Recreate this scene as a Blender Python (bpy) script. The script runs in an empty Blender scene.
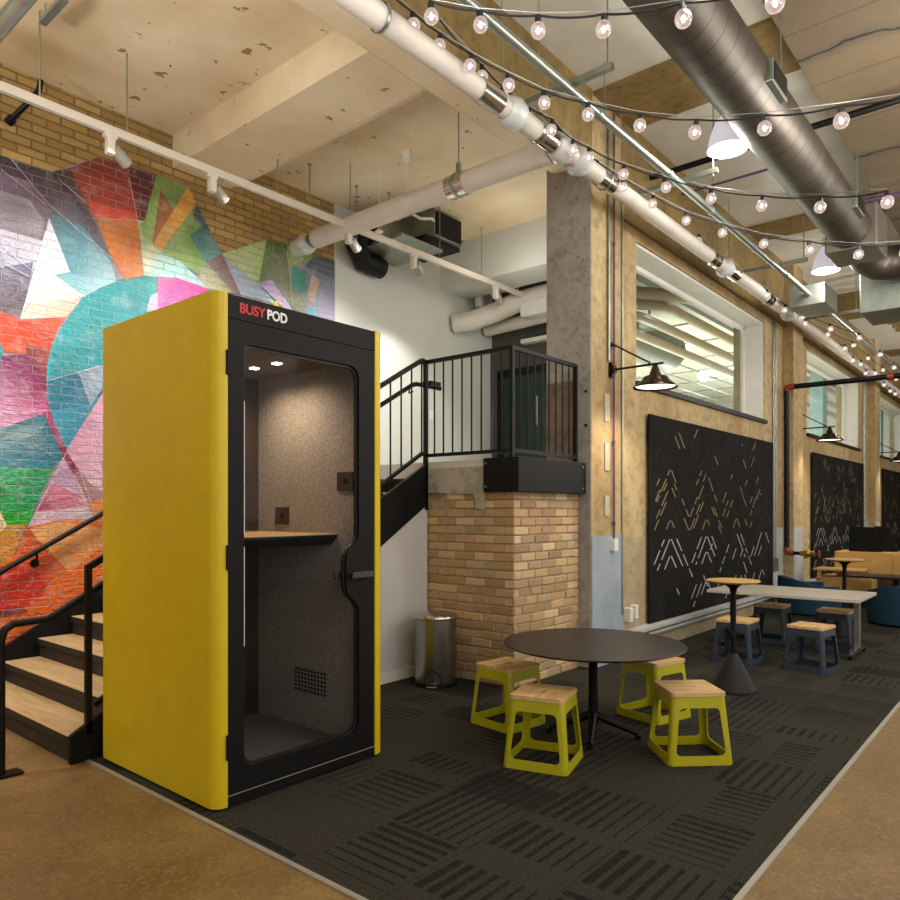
import bpy, bmesh, math, random
from mathutils import Vector, Matrix
random.seed(7)
C = bpy.context.scene.collection
H, F = 1.5, 722.6
def at_y(u, v, Y):            # point of the wall plane at distance Y
    k = (u-450)/F; d = Y/(.645-.764*k); return Vector((d*(.764+.645*k), Y, H-(v-510)*d/F))
def at_z(u, v, z):            # point at height z
    d = (H-z)*F/(v-510); r = d*(u-450)/F
    return Vector((.764*d+.645*r, .645*d-.764*r, z))
def lin(h):
    h = h.lstrip('#'); o = []
    for i in (0, 2, 4):
        c = int(h[i:i+2], 16)/255
        o.append(c/12.92 if c <= .04045 else ((c+.055)/1.055)**2.4)
    return (*o, 1.0)

# ------------------------------------------------------------------ mesh builder
ORG = {}
class MB:
    def __init__(s): s.v = []; s.f = []; s.m = []; s.s = []; s.col = []; s.cm = 0; s.cs = False; s.cc = (1, 1, 1, 1)
    def add(s, vs, fs, smooth=None):
        b = len(s.v); s.v += [Vector(p) for p in vs]; s.col += [s.cc]*len(vs)
        for f in fs:
            s.f.append([i+b for i in f]); s.m.append(s.cm); s.s.append(s.cs if smooth is None else smooth)
        return s
    def box(s, x0, y0, z0, x1, y1, z1, M=None):
        vs = [(x, y, z) for z in (z0, z1) for y in (y0, y1) for x in (x0, x1)]
        if M is not None: vs = [M @ Vector(p) for p in vs]
        return s.add(vs, [(0, 2, 3, 1), (4, 5, 7, 6), (0, 1, 5, 4), (2, 6, 7, 3), (0, 4, 6, 2), (1, 3, 7, 5)], False)
    def bar(s, p0, p1, w, h, up=(0, 0, 1)):      # rectangular bar between two points
        p0, p1 = Vector(p0), Vector(p1); d = (p1-p0).normalized(); up = Vector(up)
        if abs(d.dot(up)) > .95: up = Vector((1, 0, 0))
        a = d.cross(up).normalized()*w/2; b = a.cross(d).normalized()*h/2
        vs = [p+q for p in (p0, p1) for q in (-a-b, a-b, a+b, -a+b)]
        return s.add(vs, [(3, 2, 1, 0), (4, 5, 6, 7), (0, 1, 5, 4), (1, 2, 6, 5), (2, 3, 7, 6), (3, 0, 4, 7)], False)
    def tube(s, pts, r, n=10, cap=True, radii=None):
        pts = [Vector(p) for p in pts]; R = radii or [r]*len(pts); vs = []; fs = []; prev = None
        for i, p in enumerate(pts):
            t0 = (pts[i]-pts[i-1]).normalized() if i else (pts[1]-pts[0]).normalized()
            t1 = (pts[i+1]-pts[i]).normalized() if i < len(pts)-1 else t0
            t = (t0+t1).normalized() if (t0+t1).length > 1e-6 else t0
            if prev is None:
                ref = Vector((0, 0, 1)) if abs(t.z) < .9 else Vector((1, 0, 0)); a = t.cross(ref).normalized()
            else: a = (prev - t*prev.dot(t)).normalized()
            prev = a; b = t.cross(a); sc = 1/max(.4, t.dot(t0))
            for k in range(n):
                an = 2*math.pi*k/n; vs.append(p+(a*math.cos(an)+b*math.sin(an))*R[i]*(sc if i not in (0, len(pts)-1) and sc < 1.2 else 1))
        for i in range(len(pts)-1):
            for k in range(n):
                q = (k+1) % n; fs.append((i*n+k, i*n+q, (i+1)*n+q, (i+1)*n+k))
        s.add(vs, fs, True)
        if cap:
            b = len(s.v)-len(vs)
            s.f.append([b+k for k in range(n-1, -1, -1)]); s.m.append(s.cm); s.s.append(False)
            s.f.append([b+(len(pts)-1)*n+k for k in range(n)]); s.m.append(s.cm); s.s.append(False)
        return s
    def cyl(s, p0, p1, r, r1=None, n=20, cap=True): return s.tube([p0, p1], r, n, cap, [r, r if r1 is None else r1])
    def lathe(s, prof, c=(0, 0, 0), n=32, axis=(0, 0, 1), smooth=True):
        q = Vector((0, 0, 1)).rotation_difference(Vector(axis)); c = Vector(c); vs = []; fs = []
        for r, z in prof:
            for k in range(n):
                an = 2*math.pi*k/n; vs.append(c+q @ Vector((max(r, 1e-4)*math.cos(an), max(r, 1e-4)*math.sin(an), z)))
        for i in range(len(prof)-1):
            for k in range(n):
                w = (k+1) % n; fs.append((i*n+k, i*n+w, (i+1)*n+w, (i+1)*n+k))
        return s.add(vs, fs, smooth)
    def sphere(s, c, r, n=12, sz=1):
        return s.lathe([(r*math.sin(math.pi*i/(n//2+2)), -r*sz*math.cos(math.pi*i/(n//2+2))) for i in range(n//2+3)], c, n)
    def prism(s, poly, f0, f1):                 # poly of 2-D points, f0/f1 map them to the two ends
        n = len(poly); vs = [f0(*p) for p in poly]+[f1(*p) for p in poly]
        return s.add(vs, [list(range(n))[::-1], list(range(n, 2*n))]+[(i, (i+1) % n, n+(i+1) % n, n+i) for i in range(n)], False)
    def build(s, name, mats, parent=None, bevel=0, seg=2, solid=0):
        me = bpy.data.meshes.new(name); off = ORG.get(parent.name, Vector()) if parent else Vector()
        me.from_pydata([tuple(p-off) for p in s.v], [], s.f)
        for m in (mats if isinstance(mats, (list, tuple)) else [mats]): me.materials.append(m)
        for p, m, sm in zip(me.polygons, s.m, s.s): p.material_index = m; p.use_smooth = sm
        if any(c != (1, 1, 1, 1) for c in s.col):
            a = me.color_attributes.new('tint', 'FLOAT_COLOR', 'POINT')
            for i, c in enumerate(s.col): a.data[i].color = c
        bm = bmesh.new(); bm.from_mesh(me); bmesh.ops.recalc_face_normals(bm, faces=bm.faces); bm.to_mesh(me); bm.free()
        if any(s.s): me.set_sharp_from_angle(angle=.75)
        o = bpy.data.objects.new(name, me); C.objects.link(o)
        if parent: o.parent = parent; ORG[o.name] = off
        if solid: m = o.modifiers.new('s', 'SOLIDIFY'); m.thickness = solid; m.offset = 0
        if bevel: m = o.modifiers.new('b', 'BEVEL'); m.width = bevel; m.segments = seg; m.limit_method = 'ANGLE'; m.angle_limit = .6
        return o
def tag(o, label=None, cat=None, group=None, kind=None):
    for k, x in (('label', label), ('category', cat), ('group', group), ('kind', kind)):
        if x: o[k] = x
    return o
def root(name, loc, label, cat, group=None, rz=0):
    o = bpy.data.objects.new(name, None); C.objects.link(o); o.location = loc; o.rotation_euler.z = rz; o.empty_display_size = .1
    ORG[o.name] = Vector(loc) if rz == 0 else Vector()
    return tag(o, label, cat, group)
def copy_tree(o, parent=None):
    c = o.copy(); C.objects.link(c); c.parent = parent
    for ch in list(o.children): copy_tree(ch, c)
    return c
def struct(mb, name, mats, parent=None, **k):
    o = mb.build(name, mats, parent, **k)
    if not parent: o['kind'] = 'structure'
    return o

# ------------------------------------------------------------------ materials
class N:
    def __init__(s, name):
        s.m = bpy.data.materials.new(name); s.m.use_nodes = True; s.t = s.m.node_tree; s.b = s.t.nodes['Principled BSDF']
    def n(s, typ, **k):
        x = s.t.nodes.new(typ)
        for a, v in k.items():
            if a in x.inputs: s.set(x.inputs[a], v)
            else: setattr(x, a, v)
        return x
    def set(s, inp, v):
        if hasattr(v, 'is_output') or isinstance(v, bpy.types.NodeSocket): s.t.links.new(v, inp)
        else: inp.default_value = v
    def math(s, op, a, b=0.0, c=None):
        x = s.t.nodes.new('ShaderNodeMath'); x.operation = op; s.set(x.inputs[0], a); s.set(x.inputs[1], b)
        if c is not None: s.set(x.inputs[2], c)
        return x.outputs[0]
    def mix(s, f, a, b, mode='MIX'):
        x = s.t.nodes.new('ShaderNodeMix'); x.data_type = 'RGBA'; x.blend_type = mode
        s.set(x.inputs[0], f); s.set(x.inputs[6], a); s.set(x.inputs[7], b); return x.outputs[2]
    def pos(s): return s.n('ShaderNodeNewGeometry').outputs['Position']
    def noise(s, scale, vec=None, detail=4, rough=.55):
        x = s.n('ShaderNodeTexNoise'); x.inputs['Scale'].default_value = scale; x.inputs['Detail'].default_value = detail; x.inputs['Roughness'].default_value = rough
        s.t.links.new(vec or s.pos(), x.inputs['Vector']); return x.outputs['Fac']
    def ramp(s, f, a, b, lo=0.0, hi=1.0):
        x = s.n('ShaderNodeMapRange'); s.set(x.inputs[0], f); x.inputs[1].default_value = a; x.inputs[2].default_value = b; x.inputs[3].default_value = lo; x.inputs[4].default_value = hi
        return x.outputs[0]
    def bump(s, h, strength=.3, dist=.01):
        x = s.n('ShaderNodeBump'); x.inputs['Strength'].default_value = strength; x.inputs['Distance'].default_value = dist; s.t.links.new(h, x.inputs['Height'])
        s.t.links.new(x.outputs[0], s.b.inputs['Normal'])
def mat(name, col, rough=.5, metal=0, var=.0, vs=6, bump=0, bs=60, bd=.003, spec=None, emit=None, es=1):
    k = N(name); c = lin(col); k.b.inputs['Roughness'].default_value = rough; k.b.inputs['Metallic'].default_value = metal
    if spec is not None: k.b.inputs['Specular IOR Level'].default_value = spec
    f = k.noise(vs); lo = tuple(x*(1-max(var, .03)) for x in c[:3])+(1,); hi = tuple(min(1, x*(1+max(var, .03))) for x in c[:3])+(1,)
    k.set(k.b.inputs['Base Color'], k.mix(k.ramp(f, .35, .65), lo, hi))
    if bump: k.bump(k.noise(bs), bump, bd)
    if emit: k.b.inputs['Emission Color'].default_value = lin(emit); k.b.inputs['Emission Strength'].default_value = es
    return k.m
def uv_plane(k):            # (x+y, z) so axis-aligned vertical faces share one brick pattern
    sp = k.n('ShaderNodeSeparateXYZ'); k.t.links.new(k.pos(), sp.inputs[0])
    cb = k.n('ShaderNodeCombineXYZ'); k.set(cb.inputs[0], k.math('ADD', sp.outputs[0], sp.outputs[1])); k.set(cb.inputs[1], sp.outputs[2])
    return cb.outputs[0], sp
def brick_nodes(k, w=.225, h=.071, mortar=.009):
    v, sp = uv_plane(k)
    wn = k.n('ShaderNodeTexNoise'); wn.inputs['Scale'].default_value = 9; k.t.links.new(k.pos(), wn.inputs['Vector'])
    ad = k.n('ShaderNodeVectorMath', operation='MULTIPLY_ADD'); k.t.links.new(wn.outputs['Color'], ad.inputs[0]); ad.inputs[1].default_value = (.014, .012, 0); k.t.links.new(v, ad.inputs[2])
    b = k.n('ShaderNodeTexBrick'); k.t.links.new(ad.outputs[0], b.inputs['Vector'])
    b.inputs['Scale'].default_value = 1; b.inputs['Mortar Size'].default_value = mortar; b.inputs['Brick Width'].default_value = w; b.inputs['Row Height'].default_value = h
    b.inputs['Mortar Smooth'].default_value = .5; b.inputs['Bias'].default_value = 0
    return b
M = {}
def make_materials():
    M['cream'] = None
    # flaking cream ceiling paint
    k = N('cream_ceiling'); big = k.noise(.9, detail=6); fine = k.noise(14, detail=6)
    base = k.mix(k.ramp(big, .35, .7), lin('#e8d9bc'), lin('#cdb68e'))
    st = k.n('ShaderNodeMapping'); st.inputs['Scale'].default_value = (3.2, 3.2, 3.2); k.t.links.new(k.pos(), st.inputs[0])
    chip = k.noise(1.7, st.outputs[0], 8, .6); base = k.mix(k.ramp(chip, .655, .672), base, lin('#94754c'))
    spots = k.noise(4.3, None, 2, .5); base = k.mix(k.ramp(spots, .77, .78), base, lin('#4a3826'))
    k.set(k.b.inputs['Base Color'], base); k.b.inputs['Roughness'].default_value = .75; k.bump(fine, .25, .01); M['cream'] = k.m
    # brown stained concrete
    def conc(name, a, b, d, rough=.8, sc=1.3, speck='#5a4526', streak=True):
        k = N(name); mp = k.n('ShaderNodeMapping'); mp.inputs['Scale'].default_value = (1, 1, .35 if streak else 1); k.t.links.new(k.pos(), mp.inputs[0])
        f = k.noise(sc, mp.outputs[0], 8, .65); g = k.noise(9, None, 8, .7)
        c = k.mix(k.ramp(f, .36, .64), lin(a), lin(b)); c = k.mix(k.ramp(g, .47, .72, 0, .85), c, lin(d)); h = k.noise(30, None, 2)
        c = k.mix(k.ramp(h, .70, .73), c, lin(speck)); k.set(k.b.inputs['Base Color'], c); k.b.inputs['Roughness'].default_value = rough
        k.bump(g, .5, .015); return k.m
    M['warm_conc'] = conc('tan_concrete', '#c6b184', '#a2865a', '#82693f', sc=1.0)
    M['dark_conc'] = conc('brown_concrete', '#9c834f', '#7c6539', '#60502e')
    M['grey_conc'] = conc('grey_concrete', '#b4ada4', '#9a9690', '#77726c', speck='#4d463e')
    M['tan_block'] = conc('pale_block', '#b9a988', '#a59472', '#8f7f60', streak=False)
    k = N('board_formed'); sp = k.n('ShaderNodeSeparateXYZ'); k.t.links.new(k.pos(), sp.inputs[0])
    ln = k.math('PINGPONG', sp.outputs[0], .42); f = k.noise(1.1, None, 8, .6)
    c = k.mix(k.ramp(f, .35, .7), lin('#66563d'), lin('#544631')); c = k.mix(k.ramp(ln, 0, .012, .9, 0), c, lin('#33291c'))
    g = k.noise(1.3, None, 5); cr = k.math('PINGPONG', k.math('ADD', k.math('MULTIPLY_ADD', g, .55, -.28), k.math('SUBTRACT', sp.outputs[0], 6.3)), 1.05); c = k.mix(k.ramp(cr, .02, .12, .85, 0), c, lin('#4a4235')); c = k.mix(k.ramp(cr, .012, .022, 1, 0), c, lin('#17130e')); k.set(k.b.inputs['Base Color'], c); k.b.inputs['Roughness'].default_value = .85; k.bump(k.noise(50), .4, .01); M['board'] = k.m
    M['white_ceil'] = mat('white_ceiling_panel', '#d8d4c6', .8, var=.04)
    M['white_wall'] = mat('white_wall_paint', '#ced0c8', .7, var=.02, vs=1)
    M['white_wall_warm'] = mat('pale_grey_wall_paint', '#cbc8c6', .7, var=.02, vs=1)
    M['white'] = mat('white_paint', '#e4e2da', .5)
    M['paint_blue'] = mat('pale_blue_grey_paint', '#9aa5b0', .7, var=.1, vs=3)
    M['paint_pale'] = mat('pale_grey_paint', '#b7bab8', .7, var=.12, vs=4)
    M['grey_soffit'] = mat('grey_soffit', '#5c5a53', .8, var=.05)
    M['charcoal_wall'] = mat('charcoal_wall', '#484844', .8, var=.05)
    # brick above the mural
    k = N('yellow_brick'); b = brick_nodes(k); b.inputs['Color1'].default_value = lin('#b8975c'); b.inputs['Color2'].default_value = lin('#957444'); b.inputs['Mortar'].default_value = lin('#6e5c3a')
    n = k.noise(5, None, 6, .6); c = k.mix(k.ramp(n, .3, .7, .0, .45), b.outputs['Color'], lin('#9c8048')); k.set(k.b.inputs['Base Color'], c); k.b.inputs['Roughness'].default_value = .85
    inv = k.math('SUBTRACT', 1.0, b.outputs['Fac']); k.bump(k.math('ADD', inv, k.math('MULTIPLY', k.noise(40), .5)), .7, .012); M['ybrick'] = k.m
    # mural paint over brick, colours from the painted shapes
    k = N('mural_paint'); b = brick_nodes(k, .225, .071, .006); at = k.n('ShaderNodeVertexColor'); at.layer_name = 'tint'
    n = k.noise(7, None, 8, .7); n2 = k.noise(2.0, None, 5, .6); pale = k.mix(k.ramp(n, .52, .72, 0, .28), at.outputs['Color'], lin('#e9e4e6'))
    deep = k.mix(k.ramp(n2, .55, .3, 0, .5), pale, k.mix(.55, pale, (0, 0, 0, 1)))
    k.set(k.b.inputs['Base Color'], k.mix(k.math('MULTIPLY', b.outputs['Fac'], .22), deep, lin('#e6e2e2'))); k.b.inputs['Roughness'].default_value = .42  # mortar paled to paint in highlights along the brick edges
    inv = k.math('SUBTRACT', 1.0, b.outputs['Fac']); k.bump(k.math('ADD', inv, k.math('MULTIPLY', k.noise(28, None, 3), .7)), 1.0, .03); M['mural'] = k.m
    # bricks of the pillar: tint per brick
    k = N('pillar_brick'); at = k.n('ShaderNodeVertexColor'); at.layer_name = 'tint'; n = k.noise(28, None, 6, .7)
    c = k.mix(k.ramp(n, .35, .75, 0, .4), at.outputs['Color'], lin('#8f7352')); k.set(k.b.inputs['Base Color'], c); k.b.inputs['Roughness'].default_value = .85; k.bump(n, .7, .012); M['pbrick'] = k.m
    M['mortar'] = mat('mortar', '#a59274', .9, var=.2, vs=14, bump=.5)
    # polished concrete floor
    k = N('polished_concrete'); a = k.noise(1.1, None, 8, .65); g = k.noise(48, None, 5, .8); e = k.noise(5, None, 8, .7)
    c = k.mix(k.ramp(a, .35, .68), lin('#8d7142'), lin('#664d28')); c = k.mix(k.ramp(e, .5, .75, 0, .6), c, lin('#9c7f4e')); c = k.mix(k.ramp(g, .54, .66, 0, .6), c, lin('#b09360')); c = k.mix(k.ramp(g, .46, .36, 0, .6), c, lin('#5a4526'))
    k.set(k.b.inputs['Base Color'], c); k.set(k.b.inputs['Roughness'], k.ramp(e, .3, .7, .38, .6)); k.bump(g, .12, .004); M['floor'] = k.m
    # carpet tiles
    k = N('carpet_tiles'); sp = k.n('ShaderNodeSeparateXYZ'); k.t.links.new(k.pos(), sp.inputs[0]); T = .5
    x, y = k.math('DIVIDE', sp.outputs[0], T), k.math('DIVIDE', sp.outputs[1], T); ix, iy = k.math('FLOOR', x), k.math('FLOOR', y); fx, fy = k.math('FRACT', x), k.math('FRACT', y)
    cb = k.n('ShaderNodeCombineXYZ'); k.set(cb.inputs[0], ix); k.set(cb.inputs[1], iy); wn = k.n('ShaderNodeTexWhiteNoise'); wn.noise_dimensions = '2D'; k.t.links.new(cb.outputs[0], wn.inputs['Vector'])
    r = wn.outputs['Value']; ws = k.n('ShaderNodeSeparateColor'); k.t.links.new(wn.outputs['Color'], ws.inputs[0]); r2 = ws.outputs[1]; r3 = ws.outputs[2]
    def stripes(a, b):     # stripes across a that thin out along a, only in a band of b
        ph = k.math('FRACT', k.math('MULTIPLY', a, 8)); th = k.math('MULTIPLY_ADD', a, .55, .12)
        return k.math('MULTIPLY', k.math('LESS_THAN', ph, th), k.math('LESS_THAN', k.math('ABSOLUTE', k.math('SUBTRACT', b, .5)), k.math('MULTIPLY_ADD', r3, .34, .2)))
    sx, sy = stripes(fx, fy), stripes(fy, fx)
    s_ = k.math('ADD', k.math('MULTIPLY', sx, k.math('LESS_THAN', r, .42)), k.math('MULTIPLY', sy, k.math('GREATER_THAN', r, .58)))
    solid = k.math('MULTIPLY', k.math('GREATER_THAN', r2, .84), k.math('LESS_THAN', fx, .6)); s_ = k.math('MAXIMUM', s_, k.math('MULTIPLY', solid, .8))
    seam = k.math('MAXIMUM', k.math('LESS_THAN', fx, .012), k.math('LESS_THAN', fy, .012))
    gr = k.noise(70, None, 6, .85); gb = k.noise(2.0, None, 5)
    c0 = k.mix(k.ramp(gr, .38, .62), lin('#24231e'), lin('#434137')); c0 = k.mix(k.ramp(gb, .35, .7, 0, .5), c0, lin('#36352d'))
    c1 = k.mix(k.ramp(gr, .3, .7), lin('#100f10'), lin('#1f1e20')); s_ = k.math('MAXIMUM', s_, k.math('MULTIPLY', seam, .5))
    s_ = k.math('MULTIPLY', s_, k.ramp(k.noise(25, None, 3), .3, .6, .55, 1))
    k.set(k.b.inputs['Base Color'], k.mix(s_, c0, c1)); k.b.inputs['Roughness'].default_value = .95; k.b.inputs['Specular IOR Level'].default_value = .15; k.bump(gr, .5, .004); M['carpet'] = k.m
    M['trim'] = mat('metal_trim', '#b4b0a6', .4, .5)
    M['yellow'] = mat('yellow_lacquer', '#d8bb1a', .33, spec=.4)
    M['black'] = mat('black_lacquer', '#151314', .55, spec=.18)
    M['bmetal'] = mat('black_metal', '#0b0b0b', .45, spec=.25)
    M['bmetal2'] = mat('black_steel_plate', '#111113', .5, spec=.2)
    k = N('grey_felt'); n = k.noise(75, None, 6, .85); k.set(k.b.inputs['Base Color'], k.mix(k.ramp(n, .4, .6), lin('#756e68'), lin('#a59c93'))); k.b.inputs['Roughness'].default_value = .95; M['felt'] = k.m
    M['felt_dark'] = mat('dark_felt', '#6b6764', .95, var=.3, vs=80)
    M['wood_dark'] = mat('dark_wood', '#3a2a20', .5, var=.2, vs=4)
    M['red_print'] = mat('red_lettering', '#c81e1e', .5)
    M['white_print'] = mat('white_lettering', '#f2f2f2', .5)
    k = N('pale_wood'); mp = k.n('ShaderNodeMapping'); mp.inputs['Scale'].default_value = (1.2, 14, 14)
    tc = k.n('ShaderNodeTexCoord'); k.t.links.new(tc.outputs['Object'], mp.inputs[0]); n = k.noise(2.5, mp.outputs[0], 6, .6)
    k.set(k.b.inputs['Base Color'], k.mix(k.ramp(n, .35, .68), lin('#e6c48e'), lin('#c4965a'))); k.b.inputs['Roughness'].default_value = .45; M['wood'] = k.m
    M['oak'] = mat('oak_veneer', '#c69c5a', .45, var=.12, vs=3)
    k = N('tread_wood'); mp = k.n('ShaderNodeMapping'); mp.inputs['Scale'].default_value = (14, 1.5, 14); k.t.links.new(k.pos(), mp.inputs[0]); n = k.noise(2, mp.outputs[0], 6)
    k.set(k.b.inputs['Base Color'], k.mix(k.ramp(n, .3, .7), lin('#c4a67a'), lin('#a08457'))); k.b.inputs['Roughness'].default_value = .55; M['tread'] = k.m
    M['lime'] = mat('lime_yellow_steel', '#b4ac10', .36)
    M['navy'] = mat('navy_steel', '#2b3848', .4)
    M['tabletop'] = mat('black_tabletop', '#232020', .38, spec=.3)
    M['greytop'] = mat('white_tabletop', '#b9b2a6', .5, var=.08, vs=20)
    M['steel'] = mat('brushed_steel', '#c2bfb8', .22, 1)
    M['steel_r'] = mat('galvanised_steel', '#9aa198', .38, .85, var=.12)
    M['chrome'] = mat('chrome', '#cfcdc6', .15, 1)
    k = N('spiral_duct'); sp = k.n('ShaderNodeSeparateXYZ'); k.t.links.new(k.pos(), sp.inputs[0])
    ph = k.math('FRACT', k.math('MULTIPLY_ADD', sp.outputs[0], 5.4, k.math('MULTIPLY', sp.outputs[2], .8))); n = k.noise(3, None, 4)
    c = k.mix(k.ramp(n, .3, .7), lin('#60584e'), lin('#4a433b')); ridge = k.math('LESS_THAN', ph, .085)
    k.set(k.b.inputs['Base Color'], k.mix(k.math('MULTIPLY', ridge, .85), c, lin('#3c3833'))); k.b.inputs['Metallic'].default_value = .8; k.b.inputs['Roughness'].default_value = .46; k.bump(ridge, .8, .012); M['duct'] = k.m
    M['pvc'] = mat('white_pipe_lagging', '#d5cdc2', .55, var=.04)
    M['pvc2'] = mat('translucent_pipe_cover', '#cfd3cf', .3)
    M['copper'] = mat('purple_conduit', '#5f4069', .5)
    M['track'] = mat('white_track', '#d8d0c2', .45)
    M['riser'] = mat('dark_riser', '#2b271d', .7, var=.2)
    M['headgrey'] = mat('grey_lamp_head', '#9a958c', .45)
    M['gunmetal'] = mat('polished_dark_shade', '#4a4238', .25, .9)
    M['teal'] = mat('dark_teal_fabric', '#0f3a50', .9, var=.12, vs=40)
    M['teal_l'] = mat('light_teal_fabric', '#19708a', .9)
    M['redv'] = mat('red_fitting', '#8c3424', .45)
    M['brass'] = mat('brass_valve', '#b8963e', .35, .8)
    M['plate'] = mat('grey_cover_plate', '#b3ab94', .5)
    M['panel'] = mat('black_acoustic_panel', '#201f1d', .9, var=.15, vs=4, spec=.1)
    M['slot_t'] = mat('tan_lit_slot_paint', '#85754f', .8)
    M['slot_g'] = mat('grey_lit_slot_paint', '#a9a8a3', .8)
    M['slot_d'] = mat('shaded_slot_paint', '#060606', .9)  # black paint for slots in shade; the pale pair for lit ones
    M['cable'] = mat('black_cable', '#1a1a1a', .6)
    M['wire'] = mat('steel_wire', '#a9aaa6', .4, .6)
    M['duct_grey'] = mat('grey_round_duct', '#8e9088', .5, .3)
    M['green_glass'] = mat('dark_door_glass', '#0f2f2a', .12)
    M['rust'] = mat('brown_patched_brick', '#7a6858', .8, var=.3, vs=8)
    M['teal_lit'] = mat('teal_lit_column', '#9fbcbc', .6, var=.05)  # teal light on the back columns put into their colour
    # glass
    def glass(name, tint, gl=.08):
        m = bpy.data.materials.new(name); m.use_nodes = True; t = m.node_tree; t.nodes.clear(); o = t.nodes.new('ShaderNodeOutputMaterial')
        a = t.nodes.new('ShaderNodeBsdfTransparent'); a.inputs[0].default_value = tint; g = t.nodes.new('ShaderNodeBsdfGlossy'); g.inputs['Roughness'].default_value = .02
        lw = t.nodes.new('ShaderNodeLayerWeight'); lw.inputs[0].default_value = .3; pw = t.nodes.new('ShaderNodeMath'); pw.operation = 'POWER'; pw.inputs[1].default_value = 3; t.links.new(lw.outputs['Facing'], pw.inputs[0]); fr = t.nodes.new('ShaderNodeMath'); fr.operation = 'MULTIPLY_ADD'; fr.inputs[1].default_value = .4; fr.inputs[2].default_value = .012; t.links.new(pw.outputs[0], fr.inputs[0]); x = t.nodes.new('ShaderNodeMixShader')
        t.links.new(fr.outputs[0], x.inputs[0]); t.links.new(a.outputs[0], x.inputs[1]); t.links.new(g.outputs[0], x.inputs[2]); t.links.new(x.outputs[0], o.inputs[0]); return m
    M['glass'] = glass('clear_glass', (.93, .95, .94, 1)); M['pod_glass'] = glass('tinted_glass', (.95, .95, .95, 1))
    # lit bulb glass: a clear globe glowing from the filament inside
    m = bpy.data.materials.new('lit_bulb_glass'); m.use_nodes = True; t = m.node_tree; t.nodes.clear(); o = t.nodes.new('ShaderNodeOutputMaterial')
    lw = t.nodes.new('ShaderNodeLayerWeight'); lw.inputs[0].default_value = .5; em = t.nodes.new('ShaderNodeEmission'); em.inputs[0].default_value = lin('#f3d6cb'); em.inputs[1].default_value = .8
    tr = t.nodes.new('ShaderNodeBsdfTransparent'); x = t.nodes.new('ShaderNodeMixShader'); mr = t.nodes.new('ShaderNodeMapRange'); mr.inputs[3].default_value = .45; mr.inputs[4].default_value = .9
    gl = t.nodes.new('ShaderNodeBsdfGlossy'); gl.inputs['Roughness'].default_value = .05; x2 = t.nodes.new('ShaderNodeMixShader'); x2.inputs[0].default_value = .15
    t.links.new(lw.outputs['Facing'], mr.inputs[0]); t.links.new(mr.outputs[0], x.inputs[0]); t.links.new(tr.outputs[0], x.inputs[1]); t.links.new(em.outputs[0], x.inputs[2])
    t.links.new(x.outputs[0], x2.inputs[1]); t.links.new(gl.outputs[0], x2.inputs[2]); t.links.new(x2.outputs[0], o.inputs[0]); M['bulb'] = m
    def em(name, col, s):
        k = N(name); k.b.inputs['Base Color'].default_value = lin(col); k.b.inputs['Emission Color'].default_value = lin(col); k.b.inputs['Emission Strength'].default_value = s; return k.m
    M['filament'] = em('filament', '#ffe9d8', 6); M['led'] = em('led', '#fff4e6', 14); M['lampglow'] = em('lamp_diffuser', '#fff0dc', 3.0); M['dome'] = em('glowing_glass_dome', '#dcd8e6', .45)
make_materials()

# ------------------------------------------------------------------ the setting
YM, ZC = 6.45, 5.06           # mural wall, left ceiling
YR, ZR = 3.37, 5.45           # window wall, right ceiling
struct(MB().box(-4, -6, -.12, 27, 7, -.006), 'floor', M['floor'])
tag(MB().box(1.92, .96, -.006, 26, 4.5, .0).build('carpet', M['carpet']), 'dark olive carpet tiles with black stripe blocks', 'carpet', kind='structure')
struct(MB().box(1.895, .937, -.006, 1.92, 4.5, .003), 'trim_1', M['trim'])
struct(MB().box(1.895, .937, -.006, 26, .962, .003), 'trim_2', M['trim'])
struct(MB().box(-4, YM, -.1, 5.55, YM+.3, ZC+.1), 'wall_left', M['ybrick'])
struct(MB().box(5.55, YM-.004, 0, 8.6, YM+.3, ZC+.1), 'wall_left.001', M['white_wall'])
# ceiling, left bay
struct(MB().box(-4, 3.77, ZC, 7.44, 7, ZC+.3), 'ceiling', M['cream'])
b = MB(); b.prism([(3.55, 4.76), (3.55, 5.1), (4.25, 5.1), (4.25, 4.80), (4.15, 4.76)], lambda x, z: (x, 3.765, z), lambda x, z: (x, YM+.02, z)); struct(b, 'ceiling_beam', M['cream'])
struct(MB().box(7.44, 3.87, 4.49, 8.0, YM+.05, 5.2), 'ceiling_beam.001', M['white_wall'])
b = MB(); b.box(-4, YR, 4.76, 6.05, 3.77, 5.6); struct(b, 'ceiling_beam.002', M['cream'], bevel=.02)
# dark skin of the girder towards the window bay
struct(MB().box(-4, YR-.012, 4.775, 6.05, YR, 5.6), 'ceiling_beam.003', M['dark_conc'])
# ceiling, window bay
b = MB(); b.box(-4, -6, 5.62, 27, YR+.4, 5.9); struct(b, 'ceiling.001', M['dark_conc'])
for i, (x0, x1) in enumerate([(-4, -.2), (.6, 1.9), (2.6, 6.08), (6.92, 10.4), (11.0, 14.7), (16.7, 20.6), (21.4, 26)]):
    struct(MB().box(x0, 1.6, ZR, x1, YR-.0, 5.6), 'ceiling_panel' + ('.%03d' % i if i else ''), M['white_ceil'])
for i, (x0, x1) in enumerate([(1.9, 2.6), (6.08, 6.92), (10.4, 11.0), (14.7, 16.7), (20.6, 21.4)]):
    b = MB(); b.box(x0, 1.6, ZR-.03, x1, YR, 5.63); struct(b, 'ceiling_beam.%03d' % (4+i), M['dark_conc'])
struct(MB().box(-4, -6, 5.12, 27, 1.62, 5.7), 'ceiling_slab', M['board'])
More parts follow.
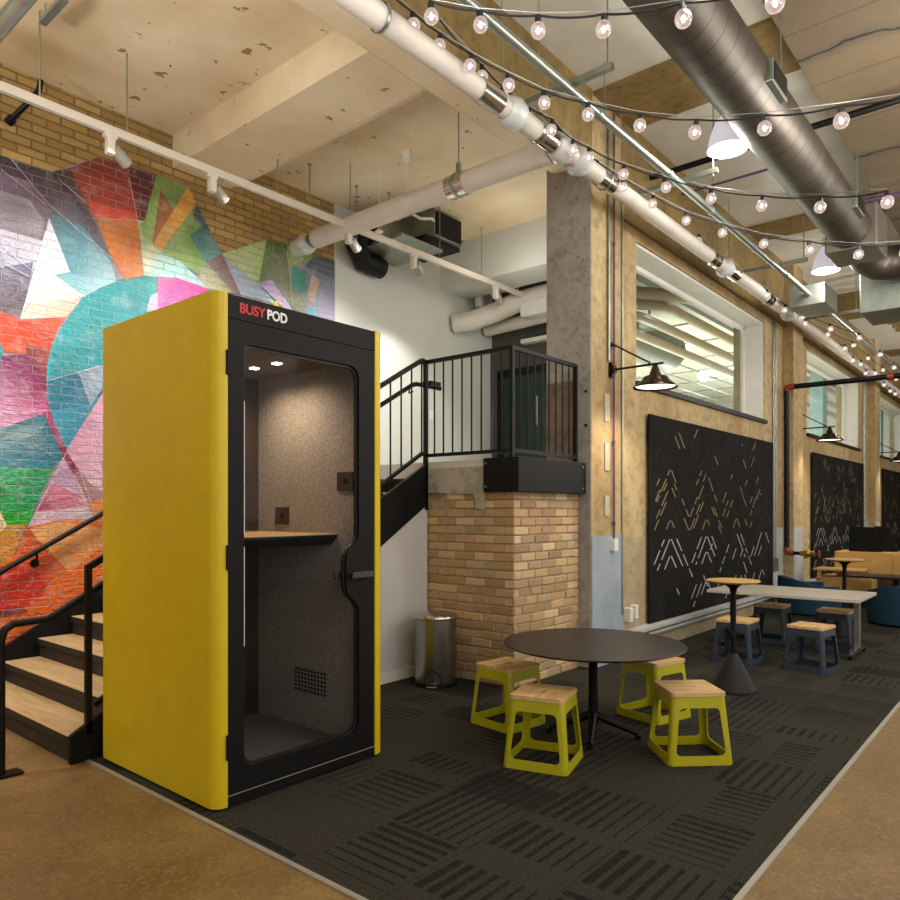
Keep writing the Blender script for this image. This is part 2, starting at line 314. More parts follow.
# window wall built in pieces round its three openings
b = MB(); bays = [7.08+6.7*i for i in range(3)]; x = 6.05
PX0 = 6.70
def wallbox(x0, z0, x1, z1): b.box(x0, YR+.04, z0, x1, YR+.5, z1)
wallbox(PX0, 0, bays[0], 5.62)
for i, x0 in enumerate(bays):
    wallbox(x0, 0, x0+4.32, 2.85); wallbox(x0, 4.33, x0+4.32, 5.62)
    wallbox(x0+4.32, 0, (bays[i+1] if i < 2 else 26), 5.62)
struct(b, 'wall_right', M['warm_conc'])
b = MB(); b.box(-4, YR-.0, 0, -3.5, YM, 5.6); 
# header above the windows is darker, board-marked concrete
struct(MB().box(6.70, YR+.0, 4.45, 26, YR+.045, 5.62), 'header_beam', M['dark_conc'])
struct(MB().box(26, -6, 0, 26.3, 4, 5.6), 'wall_back', M['warm_conc'])
# columns
def column(x0, x1, y0, y1, nm, low=1.25):
    r = MB(); r.box(x0, y0, 0, x1, y1, 5.6); r.build(nm, M['warm_conc'], None, bevel=.012)['kind'] = 'structure'
b = MB(); b.box(6.05, YR, 0, 6.70, 3.87, 5.6); b.cm = 0
col = b.build('column', [M['warm_conc'], M['grey_conc']], bevel=.014); col['kind'] = 'structure'
for p in col.data.polygons:
    if abs(p.normal.x) > .9: p.material_index = 1
b = MB(); b.box(6.06, YR-.006, 0, 6.68, YR, 1.25); b.build('painted_band', M['paint_blue'], col)
MB().box(6.044, 3.56, 1.95, 6.05, 3.866, 2.74).build('stained_band', M['rust'], col)
b = MB()
for z in (2.3, 2.62): b.cyl((6.045, 3.42, z), (6.03, 3.42, z), .014, n=10)
b.build('bolt_plug', M['bmetal'], col)
for i in range(2):
    xx = bays[i]+4.32+.95; c2 = MB().box(xx-.0, YR-.12, 0, xx+.55, YR+.1, 5.6).build('column', M['warm_conc'], bevel=.012); c2['kind'] = 'structure'
    MB().box(xx+.01, YR-.126, 0, xx+.54, YR-.12, 1.22).build('painted_band', M['paint_pale'], c2)
    s2 = MB().box(xx-.93, YR+.034, 0.25, xx, YR+.042, 1.22); struct(s2, 'wall_band', M['paint_pale'])
# pale block at the foot of the first pier
struct(MB().box(6.70, YR+.03, 0, 7.27, YR+.042, 1.22), 'wall_band.002', M['tan_block'])
# curb and ledge along the window wall
b = MB(); b.box(6.72, YR-.02, 0, 25.9, YR+.05, .24); struct(b, 'trim_3', M['tan_block'])
b = MB(); b.box(6.72, YR-.10, .24, 25.9, YR+.05, .275); struct(b, 'trim_4', M['paint_pale'])
b = MB().tube([(6.8, YR-.06, .19), (25.9, YR-.06, .19)], .022, 10)
tag(b.build('floor_pipe', M['paint_pale']), 'thin pale grey pipe running under the ledge along the window wall', 'pipe')

# windows with what is seen beyond
for i, x0 in enumerate(bays):
    w = bpy.data.objects.new('window_%d' % (i+1), None); C.objects.link(w); w.location = (x0, YR+.4, 2.85); w['kind'] = 'structure'; ORG[w.name] = Vector(w.location)
    x1 = x0+4.32
    f = MB(); f.box(x0, YR+.06, 2.852, x0+.02, YR+.36, 4.328); f.box(x1-.02, YR+.06, 2.852, x1, YR+.36, 4.328); f.box(x0, YR+.06, 4.30, x1, YR+.36, 4.328)
    f.box(x0, YR+.33, 2.852, x1, YR+.38, 2.90); f.box(x0, YR+.33, 4.25, x1, YR+.38, 4.30); f.box(x0+.02, YR+.33, 2.85, x0+.05, YR+.38, 4.3); f.box(x1-.05, YR+.33, 2.85, x1-.02, YR+.38, 4.3)
    f.build('window_frame', M['white'], w)
    MB().box(x0+.05, YR+.352, 2.9, x1-.05, YR+.358, 4.25).build('pane', M['glass'], w)
    MB().box(x0-.02, YR+.0, 2.80, x1+.02, YR+.1, 2.855).build('window_sill', M['bmetal'], w)

# back rooms on the upper level
struct(MB().box(8.0, 3.95, 1.70, 26, 10.2, 1.94), 'floor.001', M['white_ceil'])
struct(MB().box(8.0, 10.0, 1.94, 26, 10.3, 5.6), 'wall_back.001', M['white_wall'])
struct(MB().box(26, 3.9, 1.94, 26.3, 10.3, 5.6), 'wall_back.002', M['white_wall'])
struct(MB().box(8.0, 4.7, 5.35, 26, 10.3, 5.6), 'ceiling.002', M['white_ceil'])
struct(MB().box(7.9, 3.87, 4.98, 26, 4.9, 5.3), 'ceiling.003', M['grey_soffit'])
struct(MB().box(5.55, 6.75, 3, 8.0, 7.0, 5.6), 'wall_back.005', M['charcoal_wall'])
b = MB(); b.box(8.6, 5.3, 1.94, 8.75, YM+.3, 2.0); b.box(8.6, 5.3, 3.55, 8.75, YM+.3, 5.34); b.box(8.6, 5.3, 2.0, 8.75, 5.42, 3.55); b.box(8.6, 6.35, 2.0, 8.75, YM+.3, 3.55); struct(b, 'wall_back.003', M['charcoal_wall'])
d = bpy.data.objects.new('door_1', None); C.objects.link(d); d.location = (8.62, 5.9, 1.94); d['kind'] = 'structure'; ORG['door_1'] = Vector(d.location)
b = MB(); b.box(8.60, 5.42, 2.0, 8.66, 5.5, 3.5); b.box(8.60, 6.27, 2.0, 8.66, 6.35, 3.5); b.box(8.6, 5.42, 3.45, 8.66, 6.35, 3.55); b.box(8.6, 5.42, 2.0, 8.66, 6.35, 2.08); b.build('door_frame', M['bmetal'], d)
MB().box(8.625, 5.5, 2.08, 8.635, 6.27, 3.45).build('pane', M['green_glass'], d)
b = MB(); b.tube([(8.60, 5.62, 2.7), (8.56, 5.62, 2.7), (8.56, 5.62, 3.1), (8.60, 5.62, 3.1)], .012, 8); b.build('door_handle', M['steel'], d)
# charcoal store behind door is closed by a wall
struct(MB().box(8.75, 5.5, 1.94, 9.9, 5.58, 5.3), 'wall_back.004', M['charcoal_wall'])

# ------------------------------------------------------------------ mural
V = lambda u, v: at_y(u, v, YM)
shapes = []
def S(pts, *cols): shapes.append((pts, cols))
S([(-150, 95), (0, 155), (52, 172), (96, 158), (157, 175), (188, 187), (220, 254), (266, 240), (286, 245), (314, 256), (334, 261), (334, 420), (130, 640), (-60, 760), (-150, 800)], '#9d8f96')
S([(-150, 95), (0, 155), (52, 172), (75, 186), (112, 262), (84, 292), (-150, 330)], '#35222f', '#35222f', '#33222a', '#4a2f3c', '#6d5d6c', '#9d95a6', '#a99bb0')
S([(-150, 130), (0, 172), (30, 182), (46, 200), (45, 215), (42, 240), (-150, 225)], '#735c7a', '#7a6284', '#8d7594', '#7c6272', '#6b5a66', '#76666f', '#a89bb0')
S([(-150, 205), (0, 190), (30, 200), (44, 222), (41, 240), (-150, 240)], '#cfc6d6', '#a195a8', '#b3a6b4', '#8b7f8b', '#7b6b74', '#b9b0c0')
S([(-150, 205), (0, 229), (42, 241), (33, 272), (-150, 255)], '#cfc9d8', '#cbc5d6', '#b9b6c6', '#9aa0b4', '#b6b6cc')
S([(-150, 255), (0, 268), (33, 262), (26, 300), (20, 318), (0, 312), (-150, 290)], '#9a93ac', '#7d7a93', '#5d5f7d', '#5a4a56', '#7b6f78', '#6f6068', '#8a7f95')
S([(50, 205), (70, 190), (86, 203), (110, 256), (116, 282), (95, 282)], '#6d6470', '#5f5060', '#5a4a58', '#6e6a78', '#86909c', '#6d8894')
S([(50, 212), (84, 228), (111, 262), (116, 281), (82, 299), (50, 275), (69, 272)], '#47707c', '#4f8594', '#86b8c4', '#a8ccd4', '#7fb6c4', '#62a4b4', '#4f96a6')
S([(49, 218), (70, 272), (54, 275), (84, 296), (60, 306), (28, 304), (20, 319)], '#ddd8e0', '#dfdde4', '#e4e2e6', '#dccfc4', '#dcc9b8', '#e4e0da', '#e6e2e0')
S([(30, 304), (83, 298), (66, 317), (20, 319)], '#dcc6b4', '#caa998', '#d8b49c', '#e8ddd0')
S([(-150, 290), (0, 311), (22, 320), (66, 317), (57, 330), (50, 350), (47, 372), (25, 354), (0, 352), (-150, 352)], '#e05a34', '#ea4a26', '#e8472a', '#d05a34', '#c4512f', '#b5482f', '#a04030', '#f0592c', '#f2582c', '#ea6a44')
S([(26, 344), (50, 352), (46, 384), (46, 398), (26, 372)], '#95403c', '#a5443c', '#7f3048', '#8e2c54', '#7c3450')
S([(-150, 352), (0, 356), (26, 354), (46, 380), (47, 398), (51, 414), (43, 414), (0, 428), (-150, 455)], '#8c5a80', '#84406c', '#7c3458', '#8a2c52', '#a12f66', '#b54078', '#d078a8', '#e4a6c8', '#ecc0d6')
S([(-150, 330), (0, 344), (4, 348), (0, 362), (-150, 380)], '#3a93a8', '#3a93a8', '#3a93a8', '#3a93a8')
S([(157, 278), (144, 276), (122, 279), (100, 288), (82, 298), (69, 316), (60, 330), (53, 344), (48, 360), (46, 378), (47, 395), (51, 414), (58, 435), (67, 452), (103, 400), (150, 340)],
  '#4aa9ac', '#2f8f96', '#1f8a92', '#158a90', '#138890', '#0f8c94', '#148f98', '#179aa2', '#1aa6b0', '#22b2bc', '#1c8fa2', '#1f86a0', '#208aa6', '#2c90ac', '#178088', '#2c8a90')
S([(47, 381), (78, 371), (90, 405), (67, 452), (51, 414)], '#1a7890', '#126a86', '#0f6a88', '#3a90a8', '#12708e')
S([(51, 411), (90, 405), (67, 451), (57, 432)], '#3a9ab4', '#2a8caa', '#2a88a4', '#2e94b0')
S([(78, 371), (130, 358), (130, 350), (103, 388), (90, 406)], '#8494a4', '#8a98a8', '#8a98a8', '#7f8fa0', '#8aa0b0')
S([(130, 350), (66, 450), (27, 528), (96, 528), (140, 470), (140, 350)], '#dba6bc', '#d08fb0', '#d8a4c0', '#d9bcc4', '#d9a0bc', '#dba6bc')
S([(63, 456), (72, 473), (80, 492), (52, 482)], '#c9a4c4', '#bb8cb4', '#b994bc', '#c29cc0')
S([(51, 483), (78, 494), (88, 506), (37, 511)], '#d78898', '#cf7c90', '#d48fa0', '#b85a76')
S([(43, 503), (70, 504), (37, 511)], '#a83c60', '#c05a78', '#b04a6c')
S([(37, 511), (90, 508), (96, 526), (58, 527), (30, 520)], '#dbb8c8', '#dcc0cc', '#dccad0', '#d9bcc4', '#d8b8c4')
S([(43, 412), (51, 412), (53, 420), (67, 452), (80, 473), (73, 474), (62, 456), (47, 421)], '#c2487c', '#b03a6c', '#9c2c58', '#8d2347', '#8a2846', '#8a2846', '#8a2040', '#a43060')
S([(73, 473), (80, 472), (92, 485), (110, 496), (110, 501), (87, 502), (80, 486)], '#a8787c', '#a8787c', '#a88684', '#b08a84', '#b08a84', '#a88080', '#a88080')
S([(87, 502), (110, 498), (110, 530), (98, 526)], '#f4883c', '#f08a40', '#f0883c', '#f09850')
S([(-150, 470), (0, 428), (43, 414), (63, 456), (52, 468), (0, 467), (-150, 490)], '#6a98a4', '#8aa8b0', '#1a6a82', '#1a6c84', '#2f7f92', '#4690a4', '#4690a4')
S([(0, 430), (24, 420), (47, 421), (40, 432), (18, 441), (0, 438)], '#7fa4ac', '#1c6c84', '#2f7a8e', '#8aa8ac', '#8fb0b6', '#86a8b0')
S([(-150, 490), (0, 467), (53, 468), (40, 495), (27, 526), (5, 526), (-150, 540)], '#3a9f6c', '#46a878', '#1e8a50', '#18905e', '#14a030', '#14a030', '#1e9a4e')
S([(0, 484), (12, 494), (0, 500), (-150, 520), (-150, 495)], '#0a7d2c', '#128a44', '#0a7d2c', '#0a7d2c', '#0a7d2c')
S([(2, 511), (34, 512), (27, 525), (6, 525)], '#0fa01e', '#16a026', '#12b018', '#12a81a')
S([(-150, 520), (0, 512), (7, 526), (0, 533), (-150, 545)], '#e4c88e', '#ecd49a', '#e8cc98', '#e0b878', '#e0b878')
S([(-150, 545), (0, 533), (7, 525), (27, 524), (22, 535), (8, 566), (-150, 580)], '#c8891f', '#c8952c', '#bf8a34', '#b88438', '#c88020', '#d89018', '#d08a1c')
S([(-150, 575), (8, 564), (28, 527), (58, 520), (110, 520), (170, 540), (170, 640), (-40, 760), (-150, 800)], '#e0601c', '#dc6a1c', '#e67030', '#e87838', '#ec7020', '#ec7020', '#e85a1c', '#e66018', '#e66018')
S([(28, 529), (58, 522), (96, 527), (110, 532), (104, 546), (88, 556), (70, 573), (46, 548)], '#f2ac68', '#f4b070', '#f4b478', '#f0a860', '#f0a860', '#ee9c58', '#f0a060', '#eca058')
S([(96, 508), (110, 506), (110, 535), (100, 528)], '#f09040', '#f08838', '#f08a40', '#f09850')
S([(-150, 590), (18, 562), (38, 572), (46, 590), (35, 604), (0, 612), (-150, 640)], '#d8301c', '#e03820', '#d42614', '#cf2a14', '#dc3c1c', '#d23018', '#d23018')
S([(28, 527), (44, 548), (60, 564), (46, 590), (38, 572), (10, 562)], '#cf5018', '#d85a20', '#e0601c', '#d84818', '#dc4a1c', '#e86024')
S([(-150, 640), (0, 612), (22, 606), (28, 612), (0, 618), (-150, 650)], '#5a2a30', '#58303a', '#8a3a30', '#a84a2c', '#5a2a30', '#5a2a30')
# upper right of the arc
S([(52, 172), (70, 168), (86, 203), (96, 240), (75, 200)], '#3c2222', '#4a2220', '#5c4048', '#75606c', '#503a44')
S([(70, 168), (96, 158), (127, 167), (136, 220), (95, 218), (86, 203)], '#8a3420', '#74281a', '#7c2c1c', '#b43c28', '#d04a2c', '#a83c24')
S([(127, 167), (157, 175), (144, 221), (136, 220)], '#5c1a16', '#54181a', '#6a2220', '#9a3424')
S([(87, 202), (135, 213), (138, 221), (95, 219)], '#d84a30', '#d8452c', '#e4603c', '#ea5a38')
S([(95, 218), (137, 221), (145, 275), (124, 280), (110, 255)], '#dd8a44', '#e0843c', '#d89a60', '#d47430', '#d8803c')
S([(137, 221), (144, 221), (152, 243), (162, 250), (158, 262), (144, 276)], '#c8d898', '#b4cc80', '#dce0b8', '#e0e4c8', '#cfe0d4', '#dfe4d0')
S([(156, 174), (163, 177), (152, 243), (143, 238), (139, 224), (144, 221)], '#6e9438', '#7a9c40', '#b0c878', '#a8c478', '#9cc05c', '#7fa844')
S([(159, 176), (180, 184), (189, 188), (172, 212), (160, 191)], '#8aa04c', '#7a9444', '#84a04c', '#7a9a4c', '#7f9c48')
S([(160, 190), (173, 210), (156, 243), (152, 243)], '#8a4a24', '#a85c30', '#c08050', '#b07040')
S([(187, 187), (196, 204), (160, 252), (152, 245)], '#e4942c', '#eca42c', '#f0c070', '#ecb860')
S([(176, 232), (192, 210), (193, 222), (202, 226), (189, 236), (205, 262), (200, 276), (160, 252)], '#9cb868', '#6f9c3c', '#6f9c3c', '#7aa848', '#6f9c44', '#84ac60', '#8aa868', '#a4c480')
S([(196, 204), (208, 228), (189, 236), (202, 226), (193, 216)], '#2c4c4c', '#2f585c', '#3a6c70', '#34686a', '#2a4c48')
S([(189, 236), (208, 228), (222, 254), (205, 262)], '#3a7478', '#3c6c74', '#72a8a4', '#5f9c98')
S([(158, 252), (180, 262), (208, 289), (176, 280), (145, 276)], '#c4e4dc', '#a8d8dc', '#b4cddc', '#a8dcd8', '#c0e0d4')
S([(157, 277), (176, 278), (208, 289), (190, 300), (157, 315)], '#e884b8', '#e058a4', '#dc48a0', '#e0509c', '#dc5ca8')
S([(150, 296), (157, 293), (157, 314), (145, 312)], '#d8b8d0', '#e0c0dc', '#c8a0c4', '#78b8b8')
S([(200, 266), (206, 262), (234, 294), (208, 289), (198, 279)], '#9cac7c', '#a0a082', '#a4a48a', '#bcbc9c', '#a8b08a')
S([(205, 262), (222, 255), (241, 295), (233, 294)], '#8f8480', '#806460', '#846c6c', '#8c7470')
S([(222, 255), (257, 283), (272, 303), (240, 295)], '#b4c0cc', '#aab8cc', '#98b0c4', '#a0aec8')
S([(221, 254), (266, 240), (258, 283), (246, 276)], '#c8cf98', '#92ac48', '#b4cc78', '#c4d4a4')
S([(266, 240), (286, 245), (292, 310), (271, 280), (258, 283)], '#44621c', '#4c6824', '#8a8c70', '#8f9484', '#7c8860')
S([(286, 245), (314, 256), (304, 265), (294, 264), (290, 286), (292, 310)], '#84904c', '#8a944c', '#94a45c', '#a0ac74', '#8aa068', '#8c9074')
S([(292, 265), (311, 275), (307, 297), (290, 287)], '#3a8c84', '#1c8064', '#4c988c', '#4c9c90')
S([(314, 256), (334, 261), (334, 285), (304, 266)], '#3c5058', '#2c4850', '#6c7484', '#34585c')
S([(304, 266), (334, 280), (334, 335), (305, 318)], '#5c7078', '#7c8498', '#b8a4c0', '#a4a0bc')
S([(311, 275), (319, 280), (313, 305), (306, 297)], '#ccb498', '#c8a898', '#c4a49c', '#c0b09c')
S([(290, 287), (307, 297), (305, 318), (292, 312)], '#7c8064', '#8c9084', '#949888', '#7c8068')
S([(257, 283), (271, 280), (294, 314), (284, 310)], '#bfa4d4', '#c8b0dc', '#c4b0dc', '#ccb8dc')
S([(257, 283), (262, 290), (280, 308), (270, 303)], '#a8e0d8', '#a4ddd4', '#b0dcd0', '#9cd4d0')
S([(272, 302), (276, 301), (279, 308), (273, 307)], '#e8c820', '#f0d020', '#e8c820', '#e8c820')
S([(306, 309), (316, 308), (316, 322), (306, 318)], '#5cb0b4', '#68b0b8', '#8ab0c0', '#70a8b8')
def stroke(a, c, w=.6, col='#cfc6cc'):
    (x0, y0), (x1, y1) = a, c; L = math.hypot(x1-x0, y1-y0); nx, ny = -(y1-y0)/L*w/2, (x1-x0)/L*w/2
    S([(x0+nx, y0+ny), (x1+nx, y1+ny), (x1-nx, y1-ny), (x0-nx, y0-ny)], col)
for s_ in [((10, 159), (48, 205)), ((48, 205), (110, 258)), ((57, 179), (86, 204)), ((128, 178), (138, 226)), ((138, 226), (143, 275)), ((0, 245), (44, 282)), ((0, 262), (36, 281)), ((44, 282), (85, 297)), ((90, 219), (138, 221)), ((0, 170), (45, 205)), ((286, 252), (292, 305)), ((47, 381), (104, 365)), ((66, 452), (28, 526)), ((80, 474), (98, 525)), ((-50, 420), (50, 410))]: stroke(*s_)
root_m = bpy.data.objects['wall_left']
mb = MB()
for i, (pts, cols) in enumerate(shapes):
    y = YM-.0015-.00022*i; b0 = len(mb.v)
    for j, p in enumerate(pts):
        w = V(*p); mb.v.append(Vector((min(w.x, 5.55), y, max(w.z, 0)))); mb.col.append(lin(cols[j % len(cols)] if len(cols) > 1 else cols[0]))
    mb.f.append(list(range(b0, b0+len(pts)))); mb.m.append(0); mb.s.append(False)
def build_mural():
    me = bpy.data.meshes.new('mural'); me.from_pydata([tuple(p) for p in mb.v], [], mb.f); me.materials.append(M['mural'])
    a = me.color_attributes.new('tint', 'FLOAT_COLOR', 'POINT')
    for i, c in enumerate(mb.col): a.data[i].color = c
    bm = bmesh.new(); bm.from_mesh(me); bmesh.ops.triangulate(bm, faces=bm.faces, ngon_method='EAR_CLIP')
    for f in bm.faces:
        if f.normal.y > 0: f.normal_flip()
    bm.to_mesh(me); bm.free()
    o = bpy.data.objects.new('mural', me); C.objects.link(o); return o
tag(build_mural(), 'large multicoloured geometric mural painted over the brick wall beside the stairs', 'mural')

# ------------------------------------------------------------------ brick pillar with its cap
rs = root('brick_pillar', (5.5, 4, 0), 'tan brick pier with a concrete patch holding up the black landing', 'pillar'); rs['kind'] = 'structure'
MB().box(4.992, 3.512, 0, 6.05, 4.49, 1.66).build('mortar_core', M['mortar'], rs)
b = MB(); RH = .0755; pal = ['#d0b07f', '#c7a678', '#c4a076', '#d8bb90', '#bb9670', '#caa27a', '#dac09a', '#c3aa86', '#c09c74', '#c6a688']
for r in range(22):
    z0 = r*RH+.006; z1 = z0+RH-.011; old = r < 11
    for face in (0, 1):
        s_, L = (3.5, .99) if face == 0 else (4.98, 1.07)
        p = s_+(-.11 if (r+face) % 2 else 0)
        while p < s_+L-.02:
            w = .215+(random.uniform(-.05, .05) if old else 0); a0, a1 = max(p, s_)+.004, min(p+w, s_+L)-.004; p += w
            if a1-a0 < .02: continue
            j = random.uniform(0, .012 if old else .005); zz = random.uniform(-.004, .004) if old else 0
            if face == 0 and a0 > 4.12-(.0 if r % 2 else .1) and r > 19: continue
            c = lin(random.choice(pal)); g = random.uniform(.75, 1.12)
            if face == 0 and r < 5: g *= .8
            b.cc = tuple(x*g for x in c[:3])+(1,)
            if face == 0: b.box(4.978+j, a0, z0+zz, 5.02, a1, z1+zz)
            else: b.box(a0, 3.498+j, z0+zz, a1, 3.53, z1+zz)
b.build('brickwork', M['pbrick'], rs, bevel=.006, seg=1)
b = MB(); b.prism([(3.80, 1.62), (3.80, 1.88), (4.49, 1.88), (4.49, 1.66), (3.92, 1.64), (3.90, 1.52), (3.82, 1.50)], lambda y, z: (4.964, y, z), lambda y, z: (5.05, y, z)); b.box(4.99, 3.51, 1.66, 6.05, 4.49, 1.80)
b.build('concrete_patch', M['grey_conc'], rs)
# landing
la = root('stair_landing', (6.5, 5, 1.9), 'upper landing with black steel fascia above the brick pier', 'landing'); la['kind'] = 'structure'
b = MB(); b.box(4.97, 3.55, 1.80, 8.0, YM-.01, 1.94); b.build('slab', M['white_wall'], la)
b = MB(); b.box(4.93, 3.42, 1.655, 6.04, 3.5, 1.945); b.box(4.93, 3.5, 1.655, 4.97, 3.79, 1.945); b.box(4.97, 3.5, 1.655, 6.04, 3.55, 1.945); b.build('fascia', M['bmetal2'], la, bevel=.004)
b = MB()
for z in (1.70, 1.90):
    for x in (5.98,): b.cyl((x, 3.42, z), (x, 3.412, z), .009, n=8)
    b.cyl((4.93, 3.76, z), (4.922, 3.76, z), .009, n=8)
b.build('bolt', M['steel_r'], la)

# ------------------------------------------------------------------ stairs
st = root('staircase', (1.83, 5.4, 0), 'black steel staircase with pale wooden treads rising beside the mural', 'staircase'); st['kind'] = 'structure'
NS, RI, RU, X0 = 12, .1500, .2600, 1.83
for i in range(NS-1):
    x = X0+i*RU; z = .155+i*RI
    MB().box(x-.012, 4.49, z-.035, x+RU+.02, YM-.07, z).build('tread', M['tread'], st, bevel=.004, seg=1)
    b = MB(); b.box(x-.014, 4.49, z-.05, x-.008, YM-.07, z-.004); b.box(x, 4.49, z-RI-(.005 if i == 0 else .03), x+.012, YM-.07, z-.035)
    b.build('riser', M['riser'], st)
def stringer(y0, y1):
    b = MB(); s = RI/RU; xe = 4.95
    z = lambda x: .185+(x-X0)*s
    b.prism([(X0-.02, 0), (X0-.02, .16), (X0+.02, z(X0)+.0), (xe, z(xe)-.06), (xe, z(xe)-.44), (X0+.58, 0)], lambda x, zz: (x, y0, zz), lambda x, zz: (x, y1, zz)); return b
stringer(4.455, 4.49).build('stringer', M['bmetal2'], st)
b = MB(); s = RI/RU
b.prism([(X0-.02, 0), (X0-.02, .25), (4.9, .27+(4.9-X0)*s), (4.9, -.15+(4.9-X0)*s), (X0+.5, 0)], lambda x, z: (x, YM-.075, z), lambda x, z: (x, YM-.03, z)); b.build('stringer', M['bmetal2'], st)
b = MB(); z = lambda x: .185+(x-X0)*s
b.prism([(2.2, 0), (2.6, z(2.6)-.40), (4.97, z(4.97)-.44), (4.97, 0)], lambda x, zz: (x, 4.47, zz), lambda x, zz: (x, 4.55, zz)); struct(b, 'wall_stairs', M['white_wall_warm'])
struct(MB().box(3.11, 4.455, 0, 4.97, 4.47, .09), 'baseboard_stairs', M['white'])

# ------------------------------------------------------------------ stair railing
ra = root('stair_railing', (4.95, 4.47, 1.94), 'black metal balustrade on the open side of stairs and round the landing', 'railing')
zt = lambda x: 1.155+(x-1.92)*s
YS = 4.472
b = MB(); b.bar((1.92, YS, 1.155), (4.9, YS, zt(4.9)), .036, .036); b.bar((4.9, YS, zt(4.9)), (4.95, YS, 2.86), .036, .034); b.bar((4.95, YS+.02, 2.86), (4.95, 3.50, 2.86), .036, .034); b.bar((4.93, 3.5, 2.86), (5.98, 3.5, 2.86), .036, .034, (0, 0, 1)); b.build('top_rail', M['bmetal'], ra)
zb = lambda x: .30+(x-1.92)*s
b = MB(); b.bar((1.95, YS, zb(1.95)), (4.9, YS, zb(4.9)), .03, .03); b.bar((4.9, YS, zb(4.9)), (4.95, YS, 2.0), .03, .03); b.bar((4.95, YS, 2.0), (4.95, 3.5, 2.0), .035, .03); b.bar((4.95, 3.5, 2.0), (5.98, 3.5, 2.0), .035, .03); b.build('bottom_rail', M['bmetal'], ra)
for (x, y, z0, z1) in [(1.92, YS, .155, 1.17), (4.95, YS, 1.5, 2.87), (4.95, 3.5, 1.945, 2.87), (5.98, 3.5, 1.945, 2.87)]:
    MB().box(x-.017, y-.017, z0, x+.017, y+.017, z1).build('post', M['bmetal'], ra)
x = 2.06
while x < 4.9: MB().cyl((x, YS, zb(x)), (x, YS, zt(x)), .008, n=8).build('baluster', M['bmetal'], ra); x += .135
for i in range(8): y = 4.472-.108*(i+1); MB().cyl((4.95, y, 2.0), (4.95, y, 2.86), .008, n=8).build('baluster', M['bmetal'], ra)
for i in range(8): x = 4.95+.1145*(i+1); MB().cyl((x, 3.5, 2.0), (x, 3.5, 2.86), .008, n=8).build('baluster', M['bmetal'], ra)
# grab rail
b = MB(); y = 4.56; zh = lambda x: .85+(x-1.72)*s
b.tube([(1.48, y, 0.0), (1.48, y, .76), (1.495, y, .82), (1.54, y, .85), (1.72, y, .855), (1.76, y, .875), (4.82, y-.03, zh(4.82)), (4.88, y-.03, 2.66), (5.22, y-.03, 2.66)], .021, 12)
b.build('grab_rail', M['bmetal'], ra)
MB().box(1.40, y-.05, 0, 1.58, y+.05, .012).build('foot_plate', M['bmetal'], ra)
for x in (2.4, 3.6, 4.8): MB().tube([(x, YS+.02, zh(x)-.05), (x, y-.02, zh(x)-.06), (x, y-.02, zh(x)-.01)], .008, 8).build('bracket', M['bmetal'], ra)
b = MB(); b.box(5.0, YS-.02, 2.66, 5.14, y+.0, 2.70); b.build('bracket', M['bmetal'], ra)
# wall handrail
hr = root('wall_handrail', (2.0, YM, .97), 'round black handrail fixed on the mural wall above the stairs', 'handrail')
y = YM-.075; zw = lambda x: 1.01+(x-2.065)*.578
MB().tube([(1.7, y, zw(1.7)), (4.7, y, zw(4.7))], .021, 12).build('rail', M['steel_r'] if 0 else M['bmetal'], hr)
for x in (2.33, 3.4, 4.5):
    b = MB(); b.tube([(x, YM-.025, zw(x)-.10), (x, y-.0, zw(x)-.09), (x, y, zw(x)-.015)], .010, 8); b.cyl((x, YM-.02, zw(x)-.10), (x, YM-.035, zw(x)-.10), .035, n=16); b.build('bracket', M['bmetal'], hr)

# ------------------------------------------------------------------ phone booth pod
PX, PY, PW, PD, PH = 1.97, 3.19, 1.165, 1.20, 2.59
pod = root('phone_booth', (PX+PW/2, PY+PD/2, 0), 'tall office phone booth with yellow sides, black front and glass door', 'booth')
def shell(xa, xb, rc, left):       # vertical side shell with rounded front corner
    pts = []; 
    if left:
        pts = [(xb, PY+.0), (xb, PY+PD), (xa, PY+PD)]
        for k in range(9): a = math.pi+math.pi/2*k/8; pts.append((xa+rc+rc*math.cos(a), PY+rc+rc*math.sin(a)-.012))
        pts.append((xb, PY-.012))
    else:
        pts = [(xa, PY-.012)]
        for k in range(9): a = -math.pi/2+math.pi/2*k/8; pts.append((xb-rc+rc*math.cos(a), PY+rc+rc*math.sin(a)-.012))
        pts += [(xb, PY+PD), (xa, PY+PD)]
    q = MB(); q.prism(pts, lambda x, y: (x, y, .012), lambda x, y: (x, y, PH)); o = q.build('side_panel', M['yellow'], pod, bevel=.003, seg=1)
    for p in o.data.polygons:
        if abs(p.normal.z) < .5: p.use_smooth = True
    m = o.modifiers.new('w', 'WEIGHTED_NORMAL'); m.keep_sharp = True
    return o
shell(PX, PX+.075, .062, True); shell(PX+PW-.075, PX+PW, .055, False)
xi0, xi1 = PX+.075, PX+PW-.075
b = MB(); b.box(xi0, PY+.01, PH-.13, xi1, PY+PD, PH-.004); b.box(xi0, PY-.004, PH-.122, xi1, PY+.02, PH-.004); b.build('roof', M['black'], pod)
b = MB(); b.box(xi0, PY-.004, .012, xi1, PY+.04, .062); b.box(xi0, PY+.04, .012, xi1, PY+PD, .05); b.build('plinth', M['black'], pod)
MB().box(xi0, PY+.04, .05, xi1, PY+PD-.05, .07).build('booth_floor', M['felt_dark'], pod)
b = MB(); b.box(xi0, PY+PD-.06, .07, xi1, PY+PD, PH-.13); b.build('back_panel', M['wood_dark'], pod)
MB().box(xi1-.03, PY+.05, .07, xi1, PY+PD-.06, PH-.13).build('felt_lining', M['felt'], pod)
MB().box(xi0, PY+.05, .07, xi0+.03, PY+PD-.06, PH-.13).build('felt_lining', M['felt'], pod)
